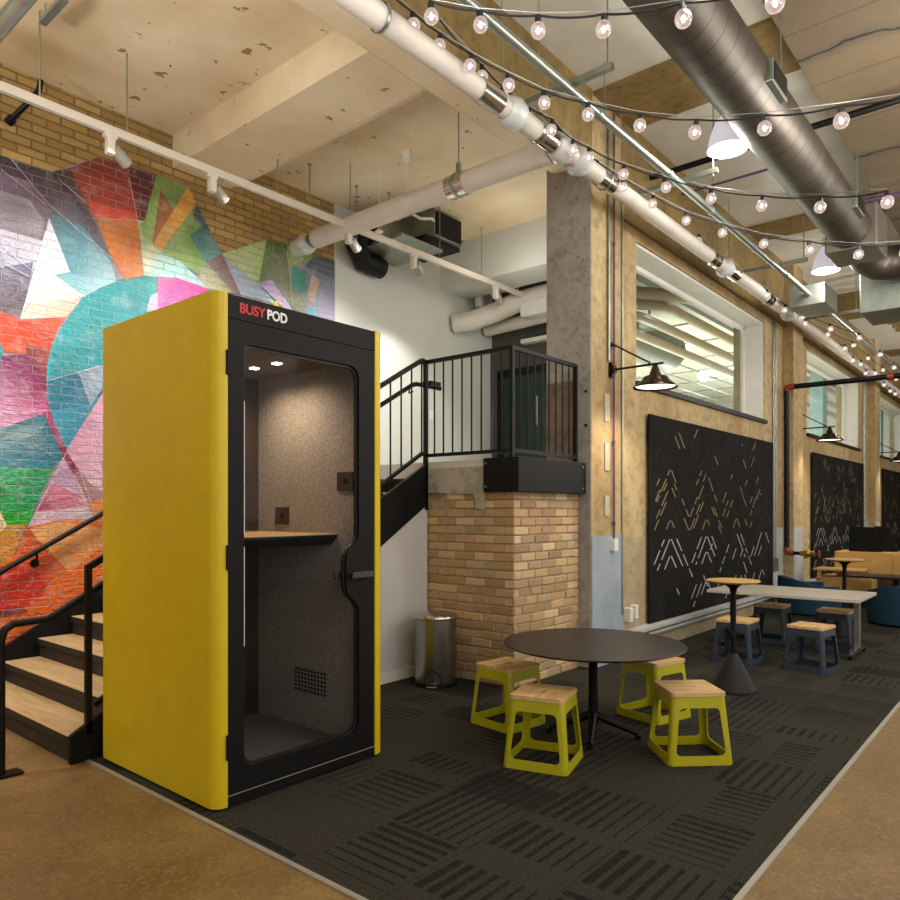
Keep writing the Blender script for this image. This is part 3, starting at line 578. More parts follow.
MB().box(xi0+.03, PY+.05, PH-.17, xi1-.03, PY+PD-.06, PH-.13).build('booth_ceiling', M['felt_dark'], pod)
for (x, y) in ((2.76, 3.75), (2.76, 3.99)): MB().box(x-.022, y-.022, PH-.176, x+.022, y+.022, PH-.17).build('downlight', M['led'], pod)
# door: outer rectangle with a rounded, handle-notched opening
dx0, dx1, dz0, dz1 = xi0+.004, xi1-.004, .066, PH-.126
gx0, gx1, gz0, gz1 = PX+.172, PX+.965, .18, 2.35
def arc(cx, cz, r, a0, a1, n=6): return [(cx+r*math.cos(math.radians(a0+(a1-a0)*k/n)), cz+r*math.sin(math.radians(a0+(a1-a0)*k/n))) for k in range(n+1)]
def opening(g):
    x0, x1, z0, z1 = gx0+g, gx1-g, gz0+g, gz1-g
    p = arc(x0+.04, z1-.04, .04, 180, 90, 4)[:]+arc(x1-.07, z1-.07, .07, 90, 0, 6)
    p += [(x1, 1.36), (x1-.005, 1.335), (x1-.03, 1.30), (x1-.07, 1.27), (x1-.092, 1.24), (x1-.10, 1.20), (x1-.10, 1.06), (x1-.092, 1.02), (x1-.07, .99), (x1-.03, .96), (x1-.005, .925), (x1, .90)]
    p += arc(x1-.07, z0+.07, .07, 0, -90, 6)+arc(x0+.07, z0+.07, .07, -90, -180, 6)
    return p
def frame_ring(inner, outer_pts, y0, y1, mb_):
    n = len(inner); vs = [(x, y0, z) for x, z in inner]+[(x, y0, z) for x, z in outer_pts]+[(x, y1, z) for x, z in inner]+[(x, y1, z) for x, z in outer_pts]; fs = []
    for i in range(n):
        j = (i+1) % n
        fs += [(i, j, n+j, n+i), (2*n+i, 3*n+i, 3*n+j, 2*n+j), (i, 2*n+i, 2*n+j, j), (n+i, n+j, 3*n+j, 3*n+i)]
    mb_.add(vs, fs, False)
def rect_match(inner, x0, x1, z0, z1):     # project each inner point onto the rectangle, corners snapped
    out = []; cx, cz = (x0+x1)/2, (z0+z1)/2
    for x, z in inner:
        dl, dr, dt, db = x-gx0, gx1-x, gz1-z, z-gz0; m = min((abs(dl), 'l'), (abs(dr) if not .88 < z < 1.38 else 0, 'r'), (abs(dt), 't'), (abs(db), 'b'))[1]
        out.append((x0, z) if m == 'l' else (x1, z) if m == 'r' else (x, z1) if m == 't' else (x, z0))
    # snap corners
    for cxr, czr in ((x0, z0), (x0, z1), (x1, z0), (x1, z1)):
        k = min(range(len(inner)), key=lambda i: (inner[i][0]-cxr)**2+(inner[i][1]-czr)**2); out[k] = (cxr, czr)
    return out
door = MB(); ip = opening(0); frame_ring(ip, rect_match(ip, dx0, dx1, dz0, dz1), PY-.004, PY+.04, door)
door_o = door.build('door', M['black'], pod)
ip2 = opening(.012); rb = MB(); frame_ring(ip2, ip, PY+.012, PY+.03, rb); rb.build('gasket', mat('dark_brown_gasket', '#1c1513', .5), door_o)
b = MB(); b.add([(x, PY+.02, z) for x, z in opening(.002)], [list(range(len(ip)))]); b.build('pane', M['pod_glass'], door_o)
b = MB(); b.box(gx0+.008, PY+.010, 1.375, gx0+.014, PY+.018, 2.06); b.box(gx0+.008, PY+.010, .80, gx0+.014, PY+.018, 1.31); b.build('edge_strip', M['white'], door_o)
for z in (1.5+158/722.6*3.64-.12, 1.2, .25): 
    b = MB(); b.box(PX+.062, PY-.026, z, PX+.088, PY-.004, z+.125); b.build('hinge', M['black'], door_o, bevel=.003)
b = MB(); b.box(gx1-.085, PY-.045, 1.10, gx1+.085, PY-.028, 1.135); b.box(gx1+.02, PY-.03, 1.10, gx1+.05, PY, 1.135); b.box(gx1-.14, PY+.045, 1.09, gx1-.05, PY+.07, 1.14); b.build('door_handle', mat('dark_grey_handle', '#3a3a3c', .4), door_o, bevel=.003)
MB().box(xi0, PY-.0055, .0615, xi1, PY-.003, .0655).build('bright_edge', M['trim'], pod)
# desk
b = MB(); b.prism([(PY+.30, 1.345), (PY+.30, 1.33), (PY+.36, 1.28), (PY+PD-.06, 1.28), (PY+PD-.06, 1.345)], lambda y, z: (xi0+.03, y, z), lambda y, z: (xi1-.03, y, z)); dk = b.build('desk', M['bmetal'], pod)
MB().box(xi0+.03, PY+.298, 1.345, xi1-.03, PY+PD-.06, 1.352).build('desk_surface', M['wood'], dk)
for (y, z) in ((4.05, 1.40), (3.41, 1.62)):
    b = MB(); b.box(xi1-.042, y-.075, z, xi1-.03, y+.075, z+.12); o = b.build('socket_box', M['wood_dark'], pod, bevel=.012, seg=3)
    MB().cyl((xi1-.042, y-.01, z+.06), (xi1-.045, y-.01, z+.06), .018, n=16).build('socket', M['bmetal'], o)
b = MB()
for i in range(10):
    for j in range(6): y = 3.60+i*.033; z = .30+j*.027; b.box(xi1-.0325, y, z, xi1-.0295, y+.018, z+.016)
b.build('vent_grille', M['bmetal'], pod)
def text(name, body, size, loc, m, parent, rot=(math.pi/2, 0, 0), bold=.0):
    cu = bpy.data.curves.new(name, 'FONT'); cu.body = body; cu.size = size; cu.extrude = .0015; cu.offset = bold; o = bpy.data.objects.new(name, cu); C.objects.link(o)
    dg = bpy.context.evaluated_depsgraph_get(); me = bpy.data.meshes.new_from_object(o.evaluated_get(dg)); bpy.data.objects.remove(o); me.materials.append(m)
    o = bpy.data.objects.new(name, me); C.objects.link(o); o.parent = parent; o.rotation_euler = rot; o.location = Vector(loc)-ORG[parent.name]
    return o, max(v.co.x for v in me.vertices)
o, w = text('lettering', 'BUSY', .071, (2.113, PY-.0055, 2.505), M['red_print'], pod, bold=.0018); o.scale.x = .160/w; o['label'] = 'red word BUSY'
o, w = text('lettering', 'POD', .071, (2.113+.168, PY-.0055, 2.505), M['white_print'], pod, bold=.0022); o.scale.x = .130/w; o['label'] = 'white word POD'

# ------------------------------------------------------------------ stools
def stool(name, steel, label, group):
    r = root(name, (0, 0, 0), label, 'stool', group); hb, ht, hz = .195, .160, .396
    mbs = MB()
    cxs = lambda z: hb+(ht-hb)*z/hz
    for side in range(4):
        R4 = Matrix.Rotation(side*math.pi/2, 3, 'Z'); zi0, zi1 = .055, .330; wi = lambda z: cxs(z)-.042; r_ = .03
        inner = []
        for (cx, cz, a0) in ((wi(zi1)-r_, zi1-r_, 90), (wi(zi0)-r_, zi0+r_, 0), (-(wi(zi0)-r_), zi0+r_, -90), (-(wi(zi1)-r_), zi1-r_, -180)):
            inner += [(cx+r_*math.cos(math.radians(a0-22.5*k)), cz+r_*math.sin(math.radians(a0-22.5*k))) for k in range(5)]
        outer = []
        for q, (x, z) in enumerate(inner):
            c, k = q//5, q % 5
            corner = [(cxs(hz), hz), (cxs(0), 0), (-cxs(0), 0), (-cxs(hz), hz)][c]
            if k == 2: outer.append(corner)
            elif (c, k) in ((0, 0), (0, 1)): outer.append((x, hz))
            elif (c, k) in ((3, 3), (3, 4)): outer.append((x, hz))
            elif (c, k) in ((1, 3), (1, 4), (2, 0), (2, 1)): outer.append((x, 0))
            else: outer.append((math.copysign(cxs(z), x), z))
        n = len(inner); to3 = lambda x, z: R4 @ Vector((x, -cxs(z), z))
        mbs.add([to3(*p) for p in inner+outer], [(i, (i+1) % n, n+(i+1) % n, n+i) for i in range(n)], False)
    o = mbs.build('frame', steel, r); bm = bmesh.new(); bm.from_mesh(o.data); bmesh.ops.remove_doubles(bm, verts=bm.verts, dist=.0005); bmesh.ops.recalc_face_normals(bm, faces=bm.faces)
    ed = [e for e in bm.edges if len(e.link_faces) == 2 and e.calc_face_angle(0) > .8]; bmesh.ops.bevel(bm, geom=ed, offset=.022, segments=3, affect='EDGES', profile=.5)
    for f in bm.faces: f.smooth = True
    bm.to_mesh(o.data); bm.free()
    m = o.modifiers.new('s', 'SOLIDIFY'); m.thickness = .007; m.offset = -1
    m = o.modifiers.new('e', 'EDGE_SPLIT'); m.split_angle = .7
    # wooden seat with slot
    t = ht+.004; outer = []; rr = .02
    for (cx, cy, a0) in ((t-rr, t-rr, 90), (t-rr, -t+rr, 0), (-t+rr, -t+rr, -90), (-t+rr, t-rr, -180)):
        outer += [(cx+rr*math.cos(math.radians(a0-22.5*k)), cy+rr*math.sin(math.radians(a0-22.5*k))) for k in range(5)]
    sl = [(.045, .012)]*5+[(.045, -.012)]*5+[(-.045, -.012)]*5+[(-.045, .012)]*5
    sl = [(a+.001*i % 3*0, c_) for i, (a, c_) in enumerate(sl)]
    sb = MB(); n = 20; z0, z1 = hz, hz+.024
    vs = [(x, y, z1) for x, y in outer]+[(x, y, z1) for x, y in sl]+[(x, y, z0) for x, y in outer]+[(x, y, z0) for x, y in sl]; fs = []
    for i in range(n): j = (i+1) % n; fs += [(i, j, n+j, n+i), (2*n+i, 3*n+i, 3*n+j, 2*n+j), (i, 2*n+i, 2*n+j, j), (n+i, n+j, 3*n+j, 3*n+i)]
    sb.add(vs, fs, False); so = sb.build('seat', M['wood'], r); bm = bmesh.new(); bm.from_mesh(so.data); bmesh.ops.remove_doubles(bm, verts=bm.verts, dist=.0004); bmesh.ops.recalc_face_normals(bm, faces=bm.faces); bm.to_mesh(so.data); bm.free()
    return r
G1, G2 = 'lime yellow stools round the black table', 'navy stools at the white table'
y0 = stool('stool', M['lime'], 'lime yellow stool in front of the black table, nearest the phone booth door', G1); n0 = stool('stool', M['navy'], 'navy stool left of the white table behind the cone-based high table', G2)
for i, (x, y, a, lb) in enumerate([(3.66, 2.355, 16, None), (4.16, 2.976, -7, 'lime yellow stool behind the black table beside the brick pier'), (4.328, 1.74, -46, 'lime yellow stool at the right front of the black table, seat slot visible'), (5.0, 2.275, -15, 'lime yellow stool tucked under the far right edge of the black table')]):
    o = y0 if i == 0 else copy_tree(y0); o.location = (x, y, 0); o.rotation_euler.z = math.radians(a)
    if lb: o['label'] = lb
for i, (x, y, a, lb) in enumerate([(7.34, 2.45, 0, None), (7.39, 1.79, -8, 'navy stool in front of the white table, seat fully in view'), (8.71, 2.52, 2, 'navy stool on the far side of the white table nearest the window wall'), (8.69, 1.86, 0, 'navy stool behind the front leg of the white table')]):
    o = n0 if i == 0 else copy_tree(n0); o.location = (x, y, 0); o.rotation_euler.z = math.radians(a)
    if lb: o['label'] = lb

# ------------------------------------------------------------------ tables
t = root('round_table', (4.28, 2.37, 0), 'round black table with four-star base between the lime yellow stools', 'table')
MB().lathe([(0, .600), (.56, .600), (.59, .610), (.595, .616), (.592, .62), (0, .62)], (4.28, 2.37, 0), 72).build('tabletop', M['tabletop'], t)
MB().lathe([(0, .12), (.034, .12), (.030, .3), (.030, .55), (.05, .585), (.12, .60), (0, .60)], (4.28, 2.37, 0), 24).build('pole', M['bmetal'], t)
for a in (-65, 25, 115, 205):
    a = math.radians(a); c, s_ = math.cos(a), math.sin(a); b = MB()
    b.tube([(4.28, 2.37, .15), (4.28+.15*c, 2.37+.15*s_, .09), (4.28+.29*c, 2.37+.29*s_, .035)], .02, 10, radii=[.03, .024, .016]); b.cyl((4.28+.29*c, 2.37+.29*s_, 0), (4.28+.29*c, 2.37+.29*s_, .03), .02); b.build('leg', M['bmetal'], t)
t = root('long_table', (8.41, 2.27, 0), 'long off-white table on castored legs between the navy stools', 'table')
MB().box(7.97, 1.50, .585, 8.86, 3.0, .62).build('tabletop', M['greytop'], t, bevel=.006)
for y in (1.60, 2.86):
    b = MB(); b.box(8.385, y-.03, .07, 8.435, y+.03, .585); b.build('leg', M['steel_r'] if y < 2 else M['navy'], t, bevel=.006)
    b = MB(); b.prism([(8.07, .06), (8.36, .10), (8.46, .10), (8.75, .06), (8.75, .04), (8.07, .04)], lambda x, z: (x, y-.025, z), lambda x, z: (x, y+.025, z)); f = b.build('foot', M['steel'], t)
    for x in (8.1, 8.72): b = MB(); b.cyl((x, y-.018, .024), (x, y+.018, .024), .024, n=16); b.build('castor', M['bmetal'], f)
def high_table(x, y, label, cm):
    t = root('high_table', (x, y, 0), label, 'table', 'small round high tables')
    MB().lathe([(0, .895), (.18, .895), (.208, .905), (.212, .912), (.208, .917), (0, .917)], (x, y, 0), 48).build('tabletop', M['oak'], t)
    MB().lathe([(0, .27), (.026, .27), (.023, .5), (.022, .80), (.032, .85), (.07, .88), (.15, .895), (0, .895)], (x, y, 0), 24).build('pole', M['bmetal'], t)
    MB().lathe([(0, .0), (.182, .0), (.186, .012), (.178, .03), (.03, .31), (0, .31)], (x, y, 0), 48).build('base', mat('charcoal_cone', '#232325', .5, spec=.25), t)
    b = MB(); b.bar((x-.02, y, .46), (x-.075, y+.02, .53), .018, .03); b.build('lever', M['bmetal'], t)
high_table(6.12, 2.08, 'small round wooden high table on black cone base, in front of the white table', 0)
high_table(9.6, 1.96, 'small round wooden high table standing behind the white table by the oak bench', 0)

# bin
t = root('pedal_bin', (4.69, 4.12, 0), 'tall stainless steel pedal bin standing against the brick pier', 'bin')
cx, cy = 4.69, 4.12
MB().lathe([(0, .03), (.18, .03), (.18, .568), (.176, .57), (0, .572)], (cx, cy, 0), 48).build('body', mat('bin_steel', '#9b9892', .26, 1), t)
MB().lathe([(0, .569), (.181, .569), (.181, .574), (0, .574)], (cx, cy, 0), 48).build('rim', M['bmetal'], t)
MB().lathe([(0, .574), (.187, .575), (.188, .592), (.18, .602), (.12, .617), (0, .623)], (cx, cy, 0), 48).build('lid', M['steel'], t)
MB().lathe([(0, 0), (.186, 0), (.186, .03), (.18, .035), (0, .035)], (cx, cy, 0), 48).build('base_ring', M['bmetal'], t)
b = MB(); dirv = Vector((-.83, -.52, 0)).normalized(); sd = dirv.cross(Vector((0, 0, 1)))
pts = [(.075*math.cos(math.radians(a)), .035+.115*math.sin(math.radians(a))) for a in range(0, 181, 15)]
b.prism([(p[0], p[1]) for p in pts], lambda q, z: Vector((cx, cy, z))+dirv*math.sqrt(.1815**2-q*q)+sd*q, lambda q, z: Vector((cx, cy, z))+dirv*.16+sd*q); b.build('pedal_recess', M['bmetal'], t)
b = MB(); p = Vector((cx, cy, .018))+dirv*.15; b.bar(p, p+dirv*.085, .09, .014); b.build('pedal', M['steel'], t, bevel=.004)

# lounge in the distance
def tub(x, y, a, label, seat=None):
    t = root('tub_chair', (x, y, 0), label, 'armchair', 'teal tub chairs', math.radians(a)); b = MB(); n = 28; vs = []; fs = []
    for i in range(n+1):
        an = math.radians(-130+260*i/n); h = .42+.12*max(0, math.cos(an))
        for r_, z in ((.43, .03), (.45, .2), (.44, h), (.36, h), (.34, .3)): vs.append((r_*math.cos(an), r_*math.sin(an), z))
    for i in range(n):
        for k in range(4): fs.append((i*5+k, (i+1)*5+k, (i+1)*5+k+1, i*5+k+1))
    b.add(vs, fs+[(0, 1, 2, 3, 4), tuple(n*5+k for k in (4, 3, 2, 1, 0))], True); b.build('backrest', M['teal'], t)
    MB().lathe([(0, .03), (.40, .03), (.42, .1), (.42, .28), (.38, .33), (0, .34)], (0, 0, 0), 36).build('seat', seat or M['teal'], t)
    MB().lathe([(0, 0), (.33, 0), (.33, .03), (0, .03)], (0, 0, 0), 24).build('base', M['bmetal'], t)
tub(11.1, 1.55, 200, 'dark teal tub armchair at the right edge, lighter cushion inside', M['teal_l'])
tub(11.45, 2.78, 120, 'dark teal tub armchair beyond the white table, under the fire pipe valve')
t = root('oak_bench', (13.2, 2.2, 0), 'stepped oak storage bench in front of the window wall', 'bench')
MB().box(13.0, 1.3, .46, 13.7, 2.80, .83).build('upper_box', M['oak'], t, bevel=.008)
b = MB(); b.box(12.98, 1.3, .50, 13.0, 1.98, .80); b.build('drawer_front', M['oak'], t, bevel=.004)
MB().box(12.62, 2.20, .10, 13.3, 2.98, .44).build('lower_box', M['oak'], t, bevel=.008)
b = MB()
for z in (.02, .06): b.box(12.60, 2.2, z, 13.3, 2.98, z+.018)
b.box(12.66, 2.24, 0, 13.25, 2.94, .10); b.box(13.05, 1.35, 0, 13.6, 2.75, .46); b.build('plinth', M['wood_dark'], t)
MB().box(12.5, 2.3, .55, 12.98, 3.0, .575).build('shelf', M['oak'], t)
MB().box(12.55, 2.9, .42, 12.6, 2.95, .55).build('bracket', M['oak'], t)
for i, (ya, yb, lb) in enumerate([(2.16, 2.62, 'black angular privacy screen on the oak bench, left of the two'), (1.98, 2.34, 'black angular privacy screen on the oak bench, right of the two')]):
    x = 13.15+.25*i; b = MB(); b.prism([(ya, .83), (ya+.10, 1.22), (yb-.06, 1.24), (yb, 1.20), (yb, .83)], lambda y, z: (x, y, z), lambda y, z: (x+.03, y, z)); tag(b.build('privacy_screen', M['bmetal']), lb, 'screen', 'privacy screens on the bench')
t = root('low_table', (12.0, 1.9, 0), 'dark brown low table in front of the oak bench', 'table')
MB().box(11.75, 1.1, .52, 12.35, 2.42, .55).build('tabletop', M['tabletop'], t); MB().cyl((12.05, 1.8, 0), (12.05, 1.8, .52), .035).build('pole', M['bmetal'], t); MB().cyl((12.05, 1.8, 0), (12.05, 1.8, .02), .26, n=32).build('base', M['bmetal'], t)

# ------------------------------------------------------------------ acoustic panels
def panel(x0, n, label, detail):
    t = root('acoustic_panel', (x0, YR, .27), label, 'wall panel', 'black slotted acoustic panels')
    w = 4.36/4; b = MB(); b.cm = 0; b.box(x0, YR-.012, .28, x0+4.36, YR+.010, 2.53); rnd = random.Random(n); h = .015
    def dash(xc, sg, a, z0, z1, dz, p_dark, keep):      # dashes on x = xc + sg*(a + dz*(z - z0))
        z = z0
        while z > z1+.03 if z1 < z0 else z < z1-.03:
            st_ = -1 if z1 < z0 else 1; L = rnd.uniform(.07, .17) if keep < .95 else rnd.uniform(.2, .34); ze = z+st_*L
            ze = max(ze, z1) if st_ < 0 else min(ze, z1)
            xa, xb = xc+sg*(a+abs(z-z0)*dz), xc+sg*(a+abs(ze-z0)*dz)
            if rnd.random() < keep and x0+.03 < min(xa, xb) and max(xa, xb) < x0+4.33 and abs(ze-z) > .03:
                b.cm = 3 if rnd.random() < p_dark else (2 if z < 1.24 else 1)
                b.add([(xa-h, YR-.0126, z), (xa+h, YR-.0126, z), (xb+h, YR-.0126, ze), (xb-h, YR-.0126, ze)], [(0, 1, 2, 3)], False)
            z = ze+st_*.04
    for i in range(4):
        xc, xb_ = x0+w*(i+.5), x0+w*i
        for sg in (-1, 1):
            dash(xc, sg, .02, 1.17, .84, 1.0, .05*i, 1); dash(xc, sg, .02, .98, .84, 1.0, .1*i, .96); dash(xc, sg, .17, 1.17, .70, 1.0, .2+.1*i, .9)
            dash(xc, sg, .02, .62, .34, 1.0, .55, .7); dash(xc, sg, .17, .60, .34, 1.0, .5, .7); dash(xc, sg, .33, .60, .40, 1.0, .3, .6)
            dash(xb_, sg, .02, 1.26, 1.75, 1.0, .1+.15*i, .94); dash(xb_, sg, .02, 1.42, 1.95, .95, .15+.15*i, .9); dash(xb_, sg, .02, 1.60, 1.98, .95, .3+.15*i, .85)
            dash(xb_, sg, .12, 1.28, 1.6, 1.0, .2+.15*i, .6); dash(xc, sg, .02, 1.38, 1.26, 1.0, .3, .8); dash(xc, sg, .10, 1.80, 1.55, 1.0, .6, .6)
            dash(xb_, sg, .02, 2.10, 2.42, 1.0, .6, .8); dash(xb_, sg, .02, 2.24, 2.48, 1.0, .5, .8); dash(xb_, sg, .16, 2.08, 2.4, 1.0, .75, .7); dash(xb_, sg, .3, 2.0, 2.3, 1.0, .9, .5)
            for q in range(7): dash(xc, sg, rnd.uniform(.02, .4), rnd.uniform(.5, 2.3), .3, .9, .85, .25)
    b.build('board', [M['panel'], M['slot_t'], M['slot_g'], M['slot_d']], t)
panel(7.29, 1, 'black slotted acoustic panel with chevron cuts, nearest the brick pier', 1)
panel(13.99, 2, 'black slotted acoustic panel behind the oak bench', 1)
panel(20.69, 3, 'black slotted acoustic panel farthest along the window wall', 1)

# ------------------------------------------------------------------ wall lamps
def barn(x, label, first=None):
    t = root('barn_lamp', (x, YR, 2.87), label, 'wall lamp', 'barn lamps along the window wall')
    b = MB(); b.box(x-.03, YR-.04, 2.80, x+.03, YR+.03, 2.94); b.cyl((x, YR-.04, 2.87), (x, YR-.06, 2.87), .04); b.build('mount', M['bmetal'], t)
    MB().tube([(x, YR-.03, 2.87), (x, YR-.55, 2.87)], .011, 10).build('arm', M['bmetal'], t)
    b = MB(); n = 16; p0, p1 = Vector((x, YR-.03, 3.12)), Vector((x, YR-.42, 2.885)); b.tube([p0, p1], .006, 8)
    for i in range(n): q = p0.lerp(p1, (i+.5)/n); b.sphere(q, .012, 8)
    b.cyl((x, YR, 3.12), (x, YR-.03, 3.12), .022); b.build('chain', M['bmetal'], t)
    MB().lathe([(0, 2.87), (.02, 2.87), (.035, 2.83), (.05, 2.79), (.06, 2.765), (.09, 2.757), (.115, 2.745), (.125, 2.72), (.17, 2.685), (.205, 2.655), (.207, 2.645), (.20, 2.652), (.16, 2.69), (.1, 2.73)], (x, YR-.47, 0), 40).build('lamp_shade', M['gunmetal'], t)
    MB().lathe([(0, 2.66), (.175, 2.66), (.185, 2.668), (0, 2.69)], (x, YR-.47, 0), 32).build('diffuser', M['lampglow'], t)
    l = bpy.data.lights.new('barn_light', 'SPOT'); l.energy = 60; l.color = (1, .86, .66); l.spot_size = math.radians(150); l.spot_blend = .6; l.shadow_soft_size = .12
    o = bpy.data.objects.new('barn_light', l); C.objects.link(o); o.location = (x, YR-.47, 2.64)
barn(6.42, 'black barn lamp on the concrete column beside the brick pier')
barn(13.13, 'black barn lamp above the fire pipe valve, second along the wall'); barn(19.85, 'black barn lamp farthest along the window wall')

# conduits & plates on first column
YF = YR-.0
b = MB(); b.tube([(6.36, YF-.02, 5.3), (6.36, YF-.02, 2.95)], .014, 10); tag(b.build('silver_conduit', M['steel_r']), 'silver conduit dropping to the barn lamp on the first column', 'conduit')
b = MB(); b.tube([(6.46, YF-.025, 5.4), (6.46, YF-.025, 1.2)], .010, 10)
for z in (1.35, 2.15, 3.1, 4.1): b.cyl((6.46, YF-.025, z), (6.46, YF-.025, z+.03), .017, n=10)
b.cm = 1; b.box(6.42, YF-.05, 1.1, 6.50, YF-.006, 1.22); tag(b.build('purple_conduit', [M['copper'], M['white']]), 'purple conduit running down the first column to a small box', 'conduit')
b = MB(); b.tube([(6.66, YF-.012, 5.0), (6.66, YF-.012, .45)], .012, 10); tag(b.build('grey_conduit', M['steel_r']), 'thin grey conduit down the right edge of the first column', 'conduit')
for i, (z, w_) in enumerate([(2.50, .10), (2.02, .10), (1.55, .09)]):
    tag(MB().box(6.30, YF-.012, z-.14 if i < 2 else z-.11, 6.30+w_, YF-.0, z+.13 if i < 2 else z+.09).build('cover_plate', M['plate'], bevel=.003), ['beige cover plate on the first column, highest of three', 'beige cover plate on the first column, middle of three', 'beige cover plate on the first column, lowest of three'][i], 'cover plate', 'cover plates on the first column')
for i, x in enumerate((6.78, 6.90)): 
    tag(MB().box(x, YR-.04, .36+.02*i, x+.07, YR+.03, .50+.02*i).build('socket_outlet', M['white'], bevel=.004), ['pale wall outlet box near the column foot, left of a pair', 'pale wall outlet box near the column foot, right of a pair'][i], 'outlet', 'outlet boxes by the column')
for j in range(2):
    X = bays[j]+4.32
    for i, dx in enumerate((.38, .48)):
        b = MB(); b.tube([(X+dx, YR+.018, 5.3), (X+dx, YR+.018, .75)], .014, 10); b.box(X+dx-.03, YR-.02, .55, X+dx+.03, YR+.034, .75)
        tag(b.build('silver_conduit', M['steel_r']), ['first', 'second'][i]+' silver conduit on the '+['second', 'third'][j]+' column with an outlet at its foot', 'conduit', 'silver conduits on the columns')
# fire pipe
t = root('fire_pipe', (12.95, YR-.2, .8), 'black fire pipe with red elbows and brass valve down the second column', 'pipe')
X, Y = 12.04, YR-.10
MB().tube([(X, Y, .88), (X, Y, 3.36)], .04, 14).build('riser_pipe', M['bmetal'], t)
MB().tube([(X, Y-.04, 3.42), (X, -2, 3.42)], .04, 14).build('branch_pipe', M['bmetal'], t)
b = MB(); b.tube([(X, Y, 3.36), (X, Y, 3.38), (X, Y-.015, 3.41), (X, Y-.045, 3.42), (X, Y-.12, 3.42)], .05, 14); b.build('elbow', M['redv'], t); MB().cyl((X, 1.9, 3.42), (X, 1.82, 3.42), .054).build('coupling', M['redv'], t)
b = MB(); b.tube([(X, Y, .92), (X, Y, .87), (X, Y-.02, .84), (X, Y-.1, .83)], .05, 14); b.build('elbow', M['redv'], t)
b = MB(); b.cyl((X, Y-.1, .83), (X, Y-.2, .83), .028); b.build('nipple', M['bmetal'], t)
b = MB(); b.cyl((X, Y-.2, .83), (X, Y-.40, .83), .042); b.cyl((X, Y-.28, .83), (X, Y-.28, .75), .03); b.sphere((X, Y-.3, .83), .062); b.build('valve', M['brass'], t)
b = MB(); b.cyl((X, Y-.40, .83), (X, Y-.47, .83), .012); b.lathe([(.05, -.008), (.06, 0), (.05, .008), (.042, 0), (.05, -.008)], (X, Y-.47, .83), 20, (0, 1, 0)); b.bar((X, Y-.47, .78), (X, Y-.47, .88), .01, .012); b.bar((X-.05, Y-.47, .83), (X+.05, Y-.47, .83), .01, .012); b.build('hand_wheel', M['redv'], t)

# ------------------------------------------------------------------ ceiling services: left bay
t = root('lighting_track', (3, 5.56, 4.4), 'long white lighting track hung on rods in front of the mural wall', 'lighting track')
b = MB(); b.box(-2, 5.54, 4.375, 9.6, 5.58, 4.42); b.box(-2, 5.55, 4.42, 9.6, 5.57, 4.445); b.build('rail', M['track'], t)
for x in (.6, 2.05, 2.68, 4.1, 5.0, 6.4, 7.2): MB().cyl((x, 5.56, 4.44), (x, 5.56, ZC if not 3.5 < x < 4.3 else 4.76), .006, n=6).build('hanger_rod', M['steel_r'], t)
spots_x = [(2.55, 'nearest the left edge, below the ceiling beam'), (3.42, 'second from the left above the mural'), (4.98, 'beside the end of the large branch pipe'), (5.95, 'in front of the white wall, below the fan unit'), (7.5, 'farthest along, over the landing')]
def head(x, txt, first=None):
    y, z = 5.56, 4.375
    if first:
        o = copy_tree(first); o.location = (x, y, z)
    else:
        o = root('track_spotlight', (0, 0, 0), '', 'spotlight', 'white track spotlights'); 
        b = MB(); b.box(-.05, -.022, -.03, .05, .022, 0); b.box(-.03, -.028, -.15, .03, .028, -.03); b.build('driver_box', M['track'], o, bevel=.004)
        b = MB(); b.cyl((.03, .0, -.10), (.13, .03, -.15), .045, n=20); b.cyl((.13, .03, -.15), (.15, .036, -.16), .048, n=20); h = b.build('lamp_head', M['headgrey'], o)
        MB().cyl((.149, .0357, -.1595), (.152, .0366, -.161), .04, n=20).build('lens', M['lampglow'], h)
        o.location = (x, y, z)
    o['label'] = 'white track spotlight '+txt; return o
h0 = None
for x, tx in spots_x: h = head(x, tx, h0); h0 = h0 or h
# white lagged pipes
t = root('white_pipe', (5, 3.07, 4.4), 'long white lagged pipe with steel sleeves running above the window wall', 'pipe')
Z1 = 4.41
b = MB(); b.tube([(-2, 3.07, Z1), (25.5, 3.07, Z1)], .075, 20); b.build('pipe_run', M['pvc'], t)
for x in (4.05, 5.62-.85, 5.75, 8.35, 9.0, 10.4): MB().cyl((x-.12, 3.07, Z1), (x+.12, 3.07, Z1), .081, n=24).build('sleeve', M['chrome'], t)
for x in (4.35, 5.02, 5.30, 8.75, 11.4): MB().lathe([(.078, -.10), (.10, -.07), (.118, 0), (.10, .07), (.078, .10)], (x, 3.07, Z1), 24, (1, 0, 0)).build('coupling', M['pvc2'], t)
for x in (3.0, 4.7, 5.75, 8.35, 10.4): b = MB(); b.tube([(x, 3.07, 5.45), (x, 3.07, Z1+.085)], .005, 6); b.lathe([(.083, -.012), (.088, 0), (.083, .012)], (x, 3.07, Z1), 20, (1, 0, 0)); b.build('hanger', M['steel_r'], t)
t = root('branch_pipe', (5.0, 4.6, 4.42), 'thick white branch pipe crossing from the main pipe to the mural wall', 'pipe')
b = MB(); b.tube([(5.0, 3.15, Z1), (5.0, 6.1, Z1)], .098, 22); b.build('pipe_run', M['pvc'], t)
b = MB(); b.cyl((5.0, 4.02, Z1), (5.0, 4.22, Z1), .104, n=24); b.build('sleeve', M['chrome'], t); b = MB(); b.cyl((5.0, 6.1, Z1), (5.0, 6.2, Z1), .08, n=20); b.build('sleeve', M['chrome'], t)
